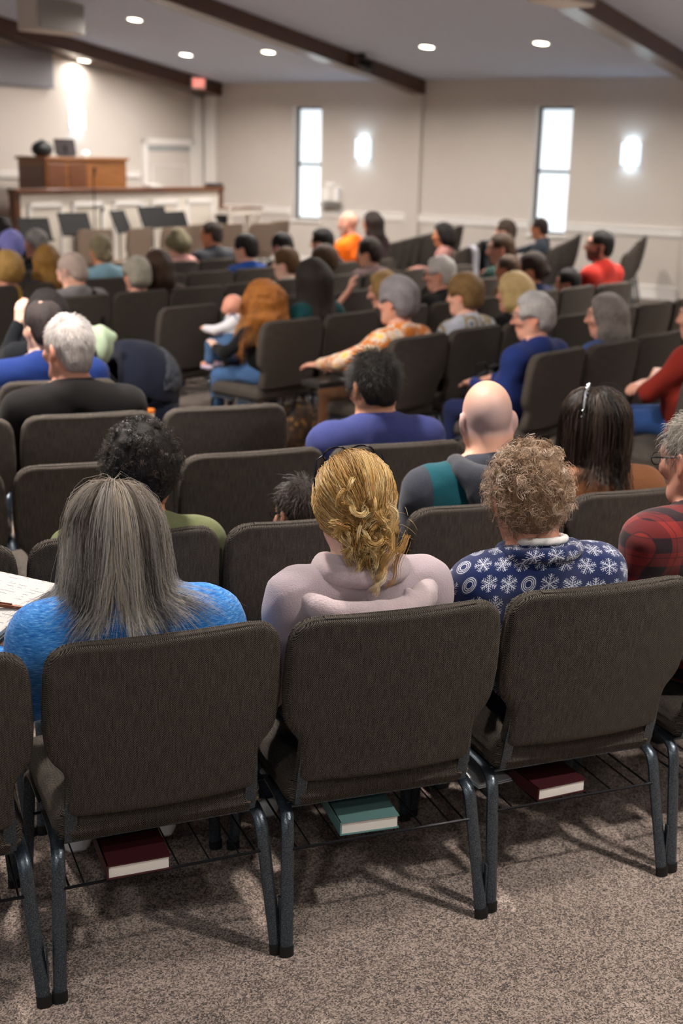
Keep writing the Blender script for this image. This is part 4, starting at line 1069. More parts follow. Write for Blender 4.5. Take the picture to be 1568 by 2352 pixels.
c2 = person('P2', 'blonde woman with a messy bun and glasses on her head in a lilac hoodie', (.03, 2.96, 1.064), 21.5, 11, 8, tilt=-3, skin='pale', sw=.182, hs=.98, hip=(-.03, -.02), shirt=fleece('lilac_fleece', '#c9b6b8', '#a99aa4'), pants=J_dark,
            hair='bun', hcol=('#a9803e', '#6b4a22'), res=.014, hres=.008, hairres=.010, hairkw=dict(vol=-.004), group=GN, shoe='#b9bcc0', wr=.004)
def bun_hair(ctx, r):
    hc, Rm, q = ctx['hc'], ctx['Rm'], ctx['q']; stops = ['#6e4c22', '#a0753a', '#c99d57', '#e2c184', '#f4e2b6']
    n = 3800; R0 = scalp_roots(n, r, -.075, .085); Ec = np.array([0, -.011, .028]); er = np.array([.078, .098, .096]); bun = np.array([.012, -.100, -.030])
    t = np.linspace(0, 1, 9)[None, :, None]; u0 = (R0 - Ec) / er; u1 = np.tile((bun - Ec) / er, (n, 1)) + r.normal(0, .10, (n, 3)); u0 /= np.linalg.norm(u0, axis=1, keepdims=True); u1 /= np.linalg.norm(u1, axis=1, keepdims=True)
    om = np.arccos(np.clip((u0*u1).sum(1), -1, .9999))[:, None, None] + 1e-3
    U = (np.sin((1 - t)*om)*u0[:, None] + np.sin(t*om)*u1[:, None]) / np.sin(om); h = (.008 + .012*r.random(n))[:, None, None] + .010*np.sin(t*math.pi)
    A = Ec + U*(er + h) + r.normal(0, .0012, (n, 9, 3)); az = np.arctan2(R0[:, 0], R0[:, 2])
    nz = .52 + .22*np.sin(az*9) + .2*np.sin(az*23 + 1) + r.normal(0, .15, n); tt = np.linspace(0, 1, 9)
    s1 = (hc + (A*q) @ Rm.T, np.broadcast_to(.00065*(1 - .2*tt), (n, 9)), palette(n, stops, r, nz))
    # loops of the bun
    ncl = 100; k = 16; n2 = ncl*k; m = 11; cid = np.repeat(np.arange(ncl), k)
    cen = bun + np.array([0, -.022, -.004]) + r.normal(0, 1, (ncl, 3))*np.array([.029, .012, .032]); ax = r.normal(0, 1, (ncl, 3)); ax[:, 1] -= .9; ax /= np.linalg.norm(ax, axis=1, keepdims=True)
    a = np.cross(ax, [.3, .2, .9]); a /= np.linalg.norm(a, axis=1, keepdims=True); b = np.cross(ax, a); rr = r.uniform(.009, .026, ncl); t2 = np.linspace(0, 1, m)
    th = r.uniform(0, 6.28, ncl)[cid][:, None] + t2[None]*r.uniform(2.0, 4.6, ncl)[cid][:, None]; R2 = (rr[cid] * (1 + .16*r.normal(size=n2)))[:, None]
    P = cen[cid][:, None] + a[cid][:, None]*(R2*np.cos(th))[..., None] + b[cid][:, None]*(R2*np.sin(th))[..., None] + r.normal(0, .0028, (n2, 1, 3))
    s2 = (hc + (P*q) @ Rm.T, np.full((n2, m), .0008), palette(n2, stops, r, .58 + .22*r.normal(size=ncl)[cid] + .1*r.normal(size=n2)))
    # loose curls hanging to the neck and wisps sticking out
    ncl = 46; k = 18; n3 = ncl*k; m = 12; cid = np.repeat(np.arange(ncl), k); t3 = np.linspace(0, 1, m)[None]
    st = bun + r.normal(0, 1, (ncl, 3))*np.array([.042, .012, .022]) + np.array([0, -.015, -.02]); ph = r.uniform(0, 6.28, ncl)[cid][:, None]; Ln = r.uniform(.04, .12, ncl)[cid][:, None]; f = r.uniform(5, 10, ncl)[cid][:, None]; am = r.uniform(.006, .014, ncl)[cid][:, None]
    P = st[cid][:, None] + r.normal(0, .0042, (n3, 1, 3)) + np.stack([am*np.sin(ph + f*t3)*(t3 + .2), -.012*np.sin(t3*3.1) + am*np.cos(ph + f*t3)*t3, -Ln*t3], 2)
    P[..., 0] -= (st[cid][:, 0]*.5)[:, None]*t3
    s3 = (hc + (P*q) @ Rm.T, np.broadcast_to(.0008*(1 - .6*t3), (n3, m)), palette(n3, stops, r, .62 + .2*r.normal(size=ncl)[cid] + .1*r.normal(size=n3)))
    n4 = 160; m = 10; t4 = np.linspace(0, 1, m)[None]; st = bun + r.normal(0, 1, (n4, 3))*np.array([.035, .01, .03]); d = r.normal(0, 1, (n4, 3)) + np.array([.6, -.3, -.1]); d /= np.linalg.norm(d, axis=1, keepdims=True)
    P = st[:, None] + d[:, None]*(r.uniform(.02, .06, n4)[:, None]*t4)[..., None] + np.array([0, -.004, -.02])*(t4**2)[..., None]
    s4 = (hc + (P*q) @ Rm.T, np.broadcast_to(.0005*(1 - .6*t4), (n4, m)), palette(n4, stops, r, r.uniform(.5, 1, n4)))
    return [s1, s2, s3, s4]
add_strands(c2, bun_hair(c2, r), 'hair_strands')
# spectacles pushed up on the hair
hp = c2['hp']; mb = MB()
for s in (-1, 1):
    mb.tube([hp(s*.036 + .029*math.cos(t), .032 - .012*math.sin(t), .139 - abs(s*.036 + .029*math.cos(t))*.12 + .017*math.sin(t)) for t in np.linspace(0, 2*math.pi, 17)[:-1]], .0024, 6, closed=True)
    mb.tube([hp(s*.066, .030, .131), hp(s*.084, .026, .122), hp(s*.0975, -.006, .06), hp(s*.0985, -.030, .01), hp(s*.095, -.040, -.012)], .0026, 6)
mb.tube([hp(-.008, .030, .139), hp(.008, .030, .139)], .0022, 6)
mb.build('spectacles', plain('spectacle_dark_blue', '#15162a', .25, .3, bump=0), c2['E'], True)
# hood lying on the shoulders
NB = c2['NB']; f = Field(NB + [-.27, -.26, -.26], NB + [.27, .2, .12], .009)
ring = [NB + np.array([math.sin(t)*.098, -.012 - math.cos(t)*.080, .012]) for t in np.linspace(-2.6, 2.6, 15)]
f.chain(ring, [.023]*15, .02)
arc = [NB + np.array([math.sin(t)*.165, -.02 - math.cos(t)*.135, -.030 - .035*max(0, math.cos(t))]) for t in np.linspace(-1.9, 1.9, 13)]
f.chain(arc, [.012, .020, .026, .029, .031, .033, .035, .033, .031, .029, .026, .020, .012], .018)
arc3 = [NB + np.array([math.sin(t)*.13 + .01, -.03 - math.cos(t)*.15, -.095 - .02*max(0, math.cos(t))]) for t in np.linspace(-1.2, 1.2, 9)]
f.chain(arc3, [.02, .03, .036, .04, .042, .04, .036, .03, .02], .02)
f.cap(NB + [.075, -.13, -.02], NB + [.135, -.165, -.13], .012, .012, .008)
f.ell(NB + [0, .01, .07], (.062, .064, .085), .02, 's'); f.wrinkle(.003, 45, 3)
sdf_obj('hood', f, fleece('lilac_terry', '#d3bfbe', '#ab9ba2', 180), c2['E'])

c3 = person('P3', 'woman with curly light brown hair in a navy snowflake fleece', (.48, 3.12, 1.055), 21.5, 4, 14, skin='pink', sw=.19, hip=(-.11, -.03), shirt=snowflakes(), pants=fabric('navy_slacks', '#161a2b'), hair='curly', hcol=('#8a6f56', '#574434'),
            res=.014, hres=.009, hairres=.012, hairkw=dict(vol=-.014, wave=.004), group=GN, collar=.014, belly=.01)
add_strands(c3, [curl_hair(c3, 3200, ['#5d4632', '#8a6c50', '#b0937a', '#c9b29c', '#e2d6c8'], r, length=.030, cr=.0085, turns=1.3, m=12, rad=.00065, start=.012, droop=.35, zmin=-.11)], 'hair_strands')
NB = c3['NB']; f = Field(NB + [-.12, -.12, -.03], NB + [.12, .12, .12], .007)
f.chain([NB + np.array([math.cos(t)*.066, math.sin(t)*.064 - .008, .048 - .012*math.sin(t)]) for t in np.linspace(0, 2*math.pi, 15)], [.010]*15, .006)
sdf_obj('undershirt_collar', f, fabric('white_cotton', '#e9e7e4', '#cfccca'), c3['E'])
f = Field(NB + [-.2, -.2, -.08], NB + [.2, .2, .1], .008)
f.chain([NB + np.array([math.cos(t)*.098, math.sin(t)*.082 - .012, .020 - .01*math.sin(t)]) for t in np.linspace(-.3, math.pi*1.0 + math.pi + .3, 17)], [.018]*17, .012)
V, F = f.mesh(); mk('fleece_collar', V, F, c3['shirt'], c3['E'], uv=np.stack([V[:, 0], V[:, 2]*.9 + V[:, 1]*.75], 1))

c4 = person('P4', 'grey haired man with black glasses in a red plaid shirt', (.985, 3.40, 1.105), 21.5, 36, 12, skin='pink', sw=.205, hip=(-.14, .02), shirt=plaid(), pants=J_dark, hair='short', hcol=('#8d847a', '#4a4540'), hairkw=dict(vol=-.006), res=.014, hres=.008, glasses='#0e0e10', group=GN, belly=.03)
add_strands(c4, [shell_hair(c4, 1500, .035, ['#4b4641', '#7c756d', '#a59d93', '#c5bfb6'], r)], 'hair_strands')
c5 = person('P5', 'person with short curly black hair in an olive shirt', (-.57, 3.45, 1.018), 21.5, 10, 6, skin='tan', sw=.195, hip=(.085, -.10), shirt=fabric('olive_cotton', '#6d7250', '#555a3e'), pants=J_dark, hair='curly', hcol=('#1e1a18', '#0a0808'), hairkw=dict(vol=-.006, wave=.006), res=.016, hres=.009, group=GN)
add_strands(c5, [curl_hair(c5, 1700, ['#0c0a09', '#1c1714', '#332a24', '#4c4038'], r, length=.028, cr=.0055, turns=1.6, m=10, rad=.0009, droop=.1, lift=1.0, start=.014, zmin=-.07)], 'hair_strands')
c6 = person('boy', 'dark haired boy with glasses sitting low behind the blonde bun', (-.12, 3.63, .845), 21.5, 34, 10, tilt=4, skin='fair', sw=.14, hs=.95, hip=(-.0, -.06), shirt=fabric('boy_grey', '#3c4048'), pants=J_dark, hair='short', hcol=('#2d2019', '#130d0a'), hairkw=dict(vol=-.006), res=.018, hres=.009, glasses='#101012', child=True, group=GN)
add_strands(c6, [shell_hair(c6, 1300, .045, ['#120d0a', '#2a1e17', '#43322a'], r, lift=.015)], 'hair_strands')
c7 = person('P7', 'bald bearded man in a charcoal and teal hoodie', (.46, 3.96, 1.087), 21.5, 8, 14, tilt=-2, skin='fair', sw=.215, hs=1.02, hip=(.08, -.02), shirt=teal_block(), pants=J_dark, res=.015, hres=.008, beard='#2a1d17', bald='#a0989c', group=GN, belly=.02, wr=.004)
NB = c7['NB']; f = Field(NB + [-.27, -.26, -.2], NB + [.27, .2, .12], .010)
f.chain([NB + np.array([math.sin(t)*.115, -.03 - math.cos(t)*.085, .018 - .04*max(0, math.cos(t))]) for t in np.linspace(-2.2, 2.2, 11)], [.022, .026, .030, .034, .038, .04, .038, .034, .03, .026, .022], .03)
f.ell(NB + [0, -.11, -.06], (.12, .04, .06), .04); f.wrinkle(.005, 40, 8)
sdf_obj('hood', f, fleece('charcoal_fleece', '#454853', '#20222a'), c7['E'])
c8 = person('P8', 'woman with dark wavy hair and a sparkling clip in a brown top', (.83, 4.09, 1.047), 21.5, 50, 4, skin='pink', sw=.19, hip=(-.06, -.04), shirt=fabric('brown_knit', '#8a5a3c', '#6e452d'), pants=P_black, hair='short', hcol=('#2b211c', '#0e0a09'), hairkw=dict(vol=-.006), res=.016, hres=.009, group=GN, belly=.02)
add_strands(c8, [falling_hair(c8, 2500, -.155, ['#100c0a', '#231a15', '#3a2c24', '#54443a'], r, layer=.020, wave=.007, wavef=120, rad=.0011, keep=11, clump=.8, flick=.012)], 'hair_strands')
mb = MB(); hp = c8['hp']
for i in range(16):
    a = i / 15; p = hp(-.03 - .062*a, -.0 - .015*a + .006*(i % 2), .143 - .05*a - .05*a*a); mb.lathe([(.0005, -.004), (.0045, 0), (.0005, .004)], 6, p)
mb.tube([hp(-.03, 0, .138), hp(-.065, -.006, .120), hp(-.092, -.015, .07)], .003, 6)
mb.build('hair_clip', plain('silver_rhinestone', '#8d9096', .35, .6, bump=0), c8['E'])
c9 = person('P9', 'young man with short dark hair in a blue polo shirt looking down', (.11, 4.68, 1.054), 21.5, 26, 22, skin='olive', sw=.215, hip=(-.02, -.03), shirt=fabric('blue_polo', '#3a4076', '#2b315c'), pants=J_dark, hair='crop', hcol=('#1a1512', '#0a0807'), hairkw=dict(vol=-.008), res=.016, hres=.009, collar=.016, group=GN, glasses='#222226')
add_strands(c9, [shell_hair(c9, 2600, .032, ['#0b0908', '#1a1512', '#2a221d'], r, lift=.020, rad=.0009, rand=.4)], 'hair_strands')
c10 = person('P10', 'white haired man in a black sweater', (-1.12, 5.06, 1.112), 21.5, 46, 6, skin='pink', sw=.225, hs=1.08, hip=(-.04, -.08), shirt=fabric('black_sweater', '#141112', '#0b090a'), pants=J_dark, hair='short', hcol=('#cfc9c6', '#8f8682'), hairkw=dict(vol=-.007), res=.018, hres=.010, belly=.05, group=GN)
add_strands(c10, [shell_hair(c10, 2400, .022, ['#8d8683', '#b9b2ae', '#dbd6d2', '#ece9e6'], r, lift=.006, rad=.0009, lie=.95, rand=.18)], 'hair_strands')
person('P11', 'dark haired man in a royal blue shirt', (-1.40, 5.81, 1.088), 21.5, 42, 8, skin='pale', sw=.215, hip=(-.03, -.05), shirt=fabric('royal_blue', '#172f70', '#102352'), pants=P_black, hair='short', hcol=('#3a3130', '#191414'), hairkw=dict(part=(-.02, .128, .03)), res=.018, hres=.010, collar=.016, group=GN)
person('hand', 'person in black raising a hand to the face beside the royal blue shirt', (-1.565, 6.585, 1.05), 21.5, 30, 8, skin='pale', sw=.18, hip=(0, -.02), shirt=fabric('black_top', '#14161c', '#0b0c10'), pants=P_black, hair='long', hcol=('#20191a', '#0e0a0a'), res=.018, hres=.012, group=GN,
       arms={'L': ((-.23, .02, .80), (-.135, .06, .995), (.12, .1, 1.0))}, hands_fine=(-1,))
# ------------------------------------------------------------------ the people beyond the aisle
GF = 'congregation in the farther rows'
def far(key, label, head, turn, hair, hcol, shirt, skin='fair', ang=48, **kw):
    rows = {48: (2.85, 3.73, 4.6, 5.58, 6.5, 7.4, 8.3, 9.2, 10.1), 74: (.95, 1.82, 2.75, 3.70)}.get(ang)
    if rows and 'hip' not in kw and not kw.get('stand'):
        ht = float(axes(ang)[0] @ np.array(head[:2])); rw = max(x for x in rows if x <= ht + .06); kw['hip'] = (0.0, max(-.16, min(.12, ht - rw - .255)))
    head = (head[0], head[1], head[2] - .035); kw.setdefault('res', .028); kw.setdefault('hres', .0145); kw.setdefault('pitch', 6)
    return person(key, label, head, ang, turn, skin=skin, hair=hair, hcol=hcol, shirt=shirt, group=GF, **kw)
GREY = ('#a09a95', '#5d5855'); WHITE = ('#d3cec9', '#98918c'); BLACK = ('#1a1513', '#090706'); BROWN = ('#5a4330', '#2c2017'); LBROWN = ('#86694a', '#4a3726'); BLONDE = ('#d3b27c', '#8d6f42')

redh = far('redhair', 'mother with long curly red hair in black leaning over her baby', (-.53, 8.08, .985), 62, 'long', ('#a8682a', '#5e3410'), fabric('black_jacket', '#121316', '#0a0a0c'), 'pale', hairkw=dict(length=.22, vol=.022, width=.03, wave=.012), pitch=24, res=.018, hres=.010, hip=(0, .02), pants=J_blue,
           arms={'L': ((-.26, .10, .66), (-.16, .30, .66), (.3, .9, .5)), 'R': ((.24, .12, .64), (.02, .33, .60), (-.7, .7, .2))}, hands_fine=(-1,), sw=.18)
add_strands(redh, [falling_hair(redh, 1100, -.28, ['#5e3410', '#8d5420', '#b8772f', '#d29a4c'], r, layer=.06, wave=.014, wavef=48, rad=.0017, keep=11, clump=.8, flick=.03, spread=.35)], 'hair_strands')
far('teal', 'woman with very long dark hair in a teal top', (-.23, 8.34, 1.121), 48, 'long', ('#241a15', '#0d0908'), fabric('teal_top', '#12464a', '#0b2f33'), 'pink', hairkw=dict(length=.40, vol=.012, width=.03), sw=.185)
far('handface', 'woman with light brown hair resting her face on her hand', (.26, 8.88, 1.013), 80, 'bob', ('#a5834f', '#634a2a'), fabric('charcoal_top', '#2c2b2e'), 'pink', hairkw=dict(length=.09), res=.020, hres=.010, pitch=14,
    arms={'L': ((-.24, .26, .74), (-.12, .13, .965), (.25, -.12, 1.0))}, hands_fine=(-1,), sleeves='short')
flo = far('floral', 'woman with short grey hair in an orange floral blouse', (.30, 7.51, 1.093), 56, 'crop', ('#8d8689', '#565053'), floral(), 'pink', hairkw=dict(vol=.008, wave=.006), res=.018, hres=.010, hs=1.08, sw=.20, belly=.03, pants=fabric('brown_print_skirt', '#5d3a20', '#2f1d10'),
          arms={'L': ((-.30, .14, .70), (-.14, .44, .63), (-.25, .95, -.1)), 'R': ((.27, .08, .66), (.05, .40, .60), (-.4, .9, -.1))}, hands_fine=(-1,))
far('pat', 'woman with short brown hair in a pale medallion print top', (.74, 7.97, 1.089), 60, 'crop', ('#8a6a40', '#4d3820'), medallion(), 'fair', hairkw=dict(vol=.010), res=.018, hres=.010, collar=.014, sw=.195)
nav = far('navy', 'grey haired woman with glasses in a navy blue sweater', (1.04, 7.03, 1.080), 84, 'crop', ('#b5b0ae', '#6c6766'), fabric('navy_sweater', '#1d2f6e', '#15224f'), 'pink', hairkw=dict(vol=.006, wave=.005), res=.018, hres=.009, sw=.215, belly=.05, glasses='#2a2a30', pants=fabric('navy_pants', '#1a2348'))
far('longgray', 'woman with long straight grey hair in a denim blue top', (1.55, 7.55, 1.030), 76, 'long', ('#857c76', '#4b4541'), fabric('denim_top', '#3a507e', '#2b3c60'), 'pink', hairkw=dict(length=.20, width=.012), hres=.010)
far('redsw', 'woman with crossed arms in a rust red sweater and blue jeans', (1.90, 6.80, 1.13), 60, 'bob', BROWN, fabric('rust_knit', '#8c2a20', '#64190f'), 'pink', res=.018, belly=.03, sw=.20, pants=fabric('mid_blue_jeans', '#2f4f86', '#213a66'), sleeves='elbow', hip=(0, 0),
    arms={'L': ((-.30, .10, .70), (.02, .235, .745), (.85, .25, .15)), 'R': ((.28, .08, .70), (-.06, .26, .70), (-.95, .1, -.1))}, hands_fine=(-1, 1))
far('whm', 'white haired man with glasses in a black top', (.68, 9.35, 1.093), 78, 'crop', WHITE, fabric('black_knit', '#141315', '#0b0b0c'), 'pink', hres=.010, glasses='#33302f')
far('blonde', 'woman with a straight blonde bob in black', (1.10, 8.36, 1.071), 62, 'bob', ('#d8bd86', '#a2834e'), fabric('black_blouse', '#111113', '#0a0a0b'), 'pink', hairkw=dict(length=.15, vol=.004), hres=.010)
far('glassesw', 'dark haired woman with glasses in navy', (1.47, 10.18, 1.072), 80, 'bun', ('#3a2a1f', '#1a120c'), fabric('navy_cotton', '#151f45', '#0e1530'), 'tan', hairkw=dict(vol=.012, bun=(0, -.12, -.03)), glasses='#202024')
far('kid', 'dark haired child beside the bearded man', (1.85, 10.65, .926), 78, 'short', BLACK, fabric('child_white', '#b9b6b4'), 'tan', child=True, sw=.14, hairkw=dict(vol=.006))
far('redman', 'bearded man with short dark hair in a bright red sweater', (2.16, 11.00, 1.214), 84, 'short', BLACK, fabric('bright_red_knit', '#b3281c', '#8a1a10'), 'pink', beard='#4a3226', sw=.22, hres=.011, pitch=-4, hs=1.06)
far('grn', 'brown haired man with a white collar in dark green', (1.37, 11.46, 1.138), 84, 'short', ('#4e3a29', '#271c13'), fabric('forest_knit', '#1d3a33', '#122822'), 'pink', hs=1.1, collar=.016)
far('brown', 'small brown haired child standing behind the blonde bob', (1.363, 10.854, 1.013), 60, 'short', BROWN, fabric('child_tan', '#6d5540'), 'tan', child=True, stand=True, sw=.12, arms={'L': ((-.17, .02, .68), (-.15, .12, .55), (0, .6, -.8)), 'R': ((.17, .02, .68), (.15, .12, .55), (0, .6, -.8))})
far('behind', 'brown haired person partly hidden by the man in dark green', (1.78, 14.54, 1.113), 66, 'short', ('#4d3d31', '#2a201a'), fabric('maroon_knit', '#3f1418', '#2b0d10'), 'pink', ang=74, hs=1.1)
far('leanm', 'man with cropped hair leaning on his arm before the window', (2.25, 15.12, 1.131), 58, 'buzz', ('#3a332f', '#1f1a18'), fabric('slate_shirt', '#3f4750', '#2e343c'), 'tan', ang=74, arms={'R': ((.30, .05, .84), (.20, .22, .80), (-.6, .6, .2))}, tilt=-8)
far('pinkw', 'woman with black hair in dusty pink facing the stage', (1.06, 14.39, 1.071), 96, 'bob', BLACK, fabric('dusty_pink', '#a87a72', '#8a5f58'), 'tan', ang=74, hairkw=dict(length=.12, vol=.006))
far('orange', 'bald man with a pale beard in a bright orange hoodie', (0.0, 14.33, 1.169), 62, None, ('#8a7a70', '#4a4038'), fabric('hi_vis_orange', '#ff7a14', '#e65f08'), 'pink', ang=60, beard='#cbbcae', sw=.21, collar=.03, hs=1.1)
far('darkl', 'woman with long dark hair beside the orange hoodie', (.27, 14.60, 1.17), 62, 'long', ('#2a1d19', '#120c0a'), fabric('dark_plum', '#3a2025'), 'tan', ang=60, hairkw=dict(length=.25))
far('dk1', 'person with short dark hair in mauve below the orange hoodie', (.19, 11.49, 1.070), 76, 'crop', ('#2b1c14', '#120b08'), fabric('mauve_knit', '#6c5656', '#4d3b3c'), 'fair', hairkw=dict(vol=.006))
far('dk2', 'person with black hair just behind the orange hoodie', (-.25, 12.28, 1.101), 70, 'crop', BLACK, fabric('plum_dark', '#33262b'), 'fair', hairkw=dict(vol=.006))
far('brn2', 'person with bushy brown hair and a cream collar', (-.20, 10.99, 1.024), 54, 'curly', ('#4d3620', '#241709'), fabric('cream_top', '#cfc3a4'), 'fair', hairkw=dict(vol=.004))
far('dk3', 'person with dark hair bowed low beside the boy in white', (-.61, 11.88, 1.079), 56, 'crop', BLACK, fabric('black_tee', '#171517'), 'fair', pitch=16)
far('boyw', 'boy with short brown hair in a white shirt', (-.52, 10.70, 1.028), 78, 'crop', ('#6b4d2c', '#332211'), fabric('white_shirt', '#d9cfc8', '#bdb3ac'), 'pale', hairkw=dict(vol=.005), sw=.16)
far('bluedk', 'person with short black hair in a bright blue shirt', (-.93, 11.60, 1.075), 72, 'crop', BLACK, fabric('cobalt', '#12438c', '#0c3270'), 'fair', hairkw=dict(vol=.006))
far('grays', 'man with short dark hair in a dark grey shirt', (-1.33, 12.49, 1.137), 76, 'short', ('#4a3f37', '#241c17'), fabric('dark_grey_shirt', '#44464a', '#333539'), 'tan', collar=.016, sw=.215)
far('pinkg', 'woman with grey blonde hair in a pink blouse', (-1.62, 12.18, 1.076), 34, 'bob', ('#8a8060', '#4c4634'), fabric('pink_blouse', '#c99a92', '#ad7e78'), 'fair', hairkw=dict(length=.05))
far('brn3', 'person with long brown hair beside the pink blouse', (-1.44, 9.68, 1.066), 36, 'long', ('#3f2a1b', '#1c110a'), fabric('umber', '#3d291e'), 'fair', hairkw=dict(length=.16))
far('grblue', 'grey haired person in bright blue seated before the baby carriage', (-1.57, 9.47, 1.017), 40, 'crop', ('#a8a294', '#605b50'), fabric('bright_blue', '#1d4488', '#15336a'), 'pink', hairkw=dict(vol=.012, wave=.004))
far('bun', 'person with hair in a low dark bun wearing pale blue', (-2.01, 10.40, 1.123), 32, 'bun', ('#8d8266', '#4c4430'), fabric('pale_blue', '#86aab8', '#6f93a2'), 'tan', hairkw=dict(bun=(.02, -.11, -.06)))
gj = far('grayj', 'balding man in a grey jacket with a dark shoulder strap', (-1.97, 9.10, 1.072), 62, 'buzz', ('#a8968c', '#86746c'), fabric('grey_marl', '#7b7878', '#5d5b5c'), 'fair', pitch=24, bald='#8d7f7c', hs=1.08, sw=.215, hres=.011, collar=.022)
far('brnlong', 'person with long straight brown hair behind the curly blonde', (-2.35, 9.95, 1.057), 40, 'long', ('#8a6328', '#4c3416'), fabric('denim_dark', '#3a4458'), 'fair', hairkw=dict(length=.25))
pc = far('purple', 'person wearing a lavender knit cap', (-2.85, 10.81, 1.100), 34, 'crop', ('#8080c0', '#5f5fa2'), fabric('black_coat', '#101012'), 'pink', hairkw=dict(vol=.014))
pc['hair'].name = 'knit_cap'
far('gr2', 'grey haired man in black beside the lavender cap', (-2.68, 10.99, 1.121), 56, 'short', ('#8a857f', '#4c4844'), fabric('black_coat', '#101012'), 'pink')
far('blond2', 'person with curly blonde hair in mustard yellow', (-2.59, 9.67, 1.008), 58, 'curly', ('#a8854a', '#6d4f24'), fabric('mustard', '#b08a34', '#7c5e22', scale=20), 'pink', hairkw=dict(vol=.010, wave=.008))
far('dk4', 'dark haired person at the picture edge nearest the stage', (-3.20, 11.84, 1.164), 40, 'crop', BLACK, fabric('black_tee', '#171517'), 'fair')

# strap over the grey jacket
S0, S1 = gj['shoulders']; NBg = gj['NB']
MB().tube([NBg + [.10, .07, .0], NBg + [.105, .0, .045*1], NBg + [.11, -.075, .0], NBg + [.12, -.135, -.10], NBg + [.13, -.145, -.25]], .004, 8, .024, up=(1, 0, 0)).build('shoulder_strap', fabric('strap_black', '#101112'), gj['E'], True)

# the baby on the mother's lap
hcb = np.array([-.74, 8.27, .925]); eb = empty('baby', (hcb[0], hcb[1], .55), math.radians(70)); tag(eb, 'bald baby in white shirt and denim overalls on its mother', 'baby')
O = np.array([0, 0, -.55]); hb = np.array([0, 0, .925]) + O
def bp(x, y, z): return np.array([x, y, z]) + O
f = Field(bp(-.3, -.2, .45), bp(.3, .32, 1.05), .010)
f.ell(hb, (.062, .070, .066), .01); f.ell(hb + [0, .022, -.028], (.052, .05, .045), .02); f.ell(hb + [0, .072, -.02], (.010, .010, .010), .01)
for s in (-1, 1): f.ell(hb + [s*.064, 0, -.018], (.008, .014, .018), .006); f.ell(hb + [s*.03, .055, -.035], (.02, .016, .018), .015)
f.cap(bp(0, -.01, .865), bp(0, -.01, .82), .032, .034, .02); f.cap(bp(0, -.01, .80), bp(0, 0, .66), .062, .075, .03)
for s, hnd in ((-1, (-.03, .20, .76)), (1, (.15, .10, .74))):
    sh = bp(s*.06, -.01, .80); el = (sh + bp(*hnd)) / 2 + [s*.03, 0, -.02]; h_ = bp(*hnd); f.cap(sh, el, .026, .022, .02); f.cap(el, h_, .022, .017, .01); f.ell(h_, (.02, .024, .018), .01)
    d_ = (h_ - el) / np.linalg.norm(h_ - el)
    for o in (-.012, -.004, .004, .012): f.cap(h_ + d_*.012 + [o, 0, 0], h_ + d_*.034 + [o*1.3, 0, -.004], .006, .005, .004)
    f.cap(h_ + [-s*.014, 0, .004], h_ + d_*.02 + [-s*.024, 0, .008], .007, .005, .005)
    k_ = bp(s*.07, .12, .66); a_ = bp(s*.07, .14, .54); f.cap(bp(s*.045, 0, .64), k_, .04, .033, .02); f.cap(k_, a_, .033, .022, .02); f.cap(a_, a_ + [0, .05, -.01], .02, .016, .01)
sdf_obj('body', f, M_skin, eb, lambda V: np.tile(np.array(lin('#d3957f')), (len(V), 1)))
f = Field(bp(-.3, -.2, .45), bp(.3, .32, .9), .011); f.cap(bp(0, -.01, .81), bp(0, 0, .66), .072, .084, .03)
for s, hnd in ((-1, (-.03, .20, .76)), (1, (.15, .10, .74))):
    sh = bp(s*.06, -.01, .80); h_ = bp(*hnd); el = (sh + h_) / 2 + [s*.03, 0, -.02]; f.cap(sh, el, .036, .032, .02); f.cap(el, h_ + (el - h_)*.15, .032, .025, .01)
sdf_obj('shirt', f, fabric('baby_white', '#e1e0e4', '#c6c4c8'), eb)
f = Field(bp(-.3, -.2, .45), bp(.3, .32, .9), .011); f.cap(bp(0, 0, .715), bp(0, 0, .64), .086, .096, .03)
for s in (-1, 1): f.cap(bp(s*.045, 0, .64), bp(s*.07, .12, .66), .055, .045, .03); f.cap(bp(s*.07, .12, .66), bp(s*.07, .14, .56), .045, .035, .02)
sdf_obj('overalls', f, fabric('baby_denim', '#4c6a8e', '#3a5272'), eb)
for s in (-1, 1):
    MB().tube([bp(s*.05, .075, .70), bp(s*.055, .05, .82), bp(s*.05, -.02, .875), bp(s*.035, -.085, .80), bp(s*.02, -.09, .71)], .004, 6, .012, up=(1, 0, 0)).build('overall_strap', fabric('baby_denim', '#4c6a8e'), eb, True)
    MB().tube([bp(s*.07, .115, .515), bp(s*.07, .15, .512), bp(s*.07, .20, .515)], [.018, .026, .014], 8, [.014, .02, .012]).build('shoe', plain('baby_shoe', '#b9aac0', .6), eb, True)
# ------------------------------------------------------------------ objects among the congregation
def near_frame(s, t, ang=21.5):
    nv, mv = axes(ang); p = nv*t + mv*s; return (float(p[0]), float(p[1]))
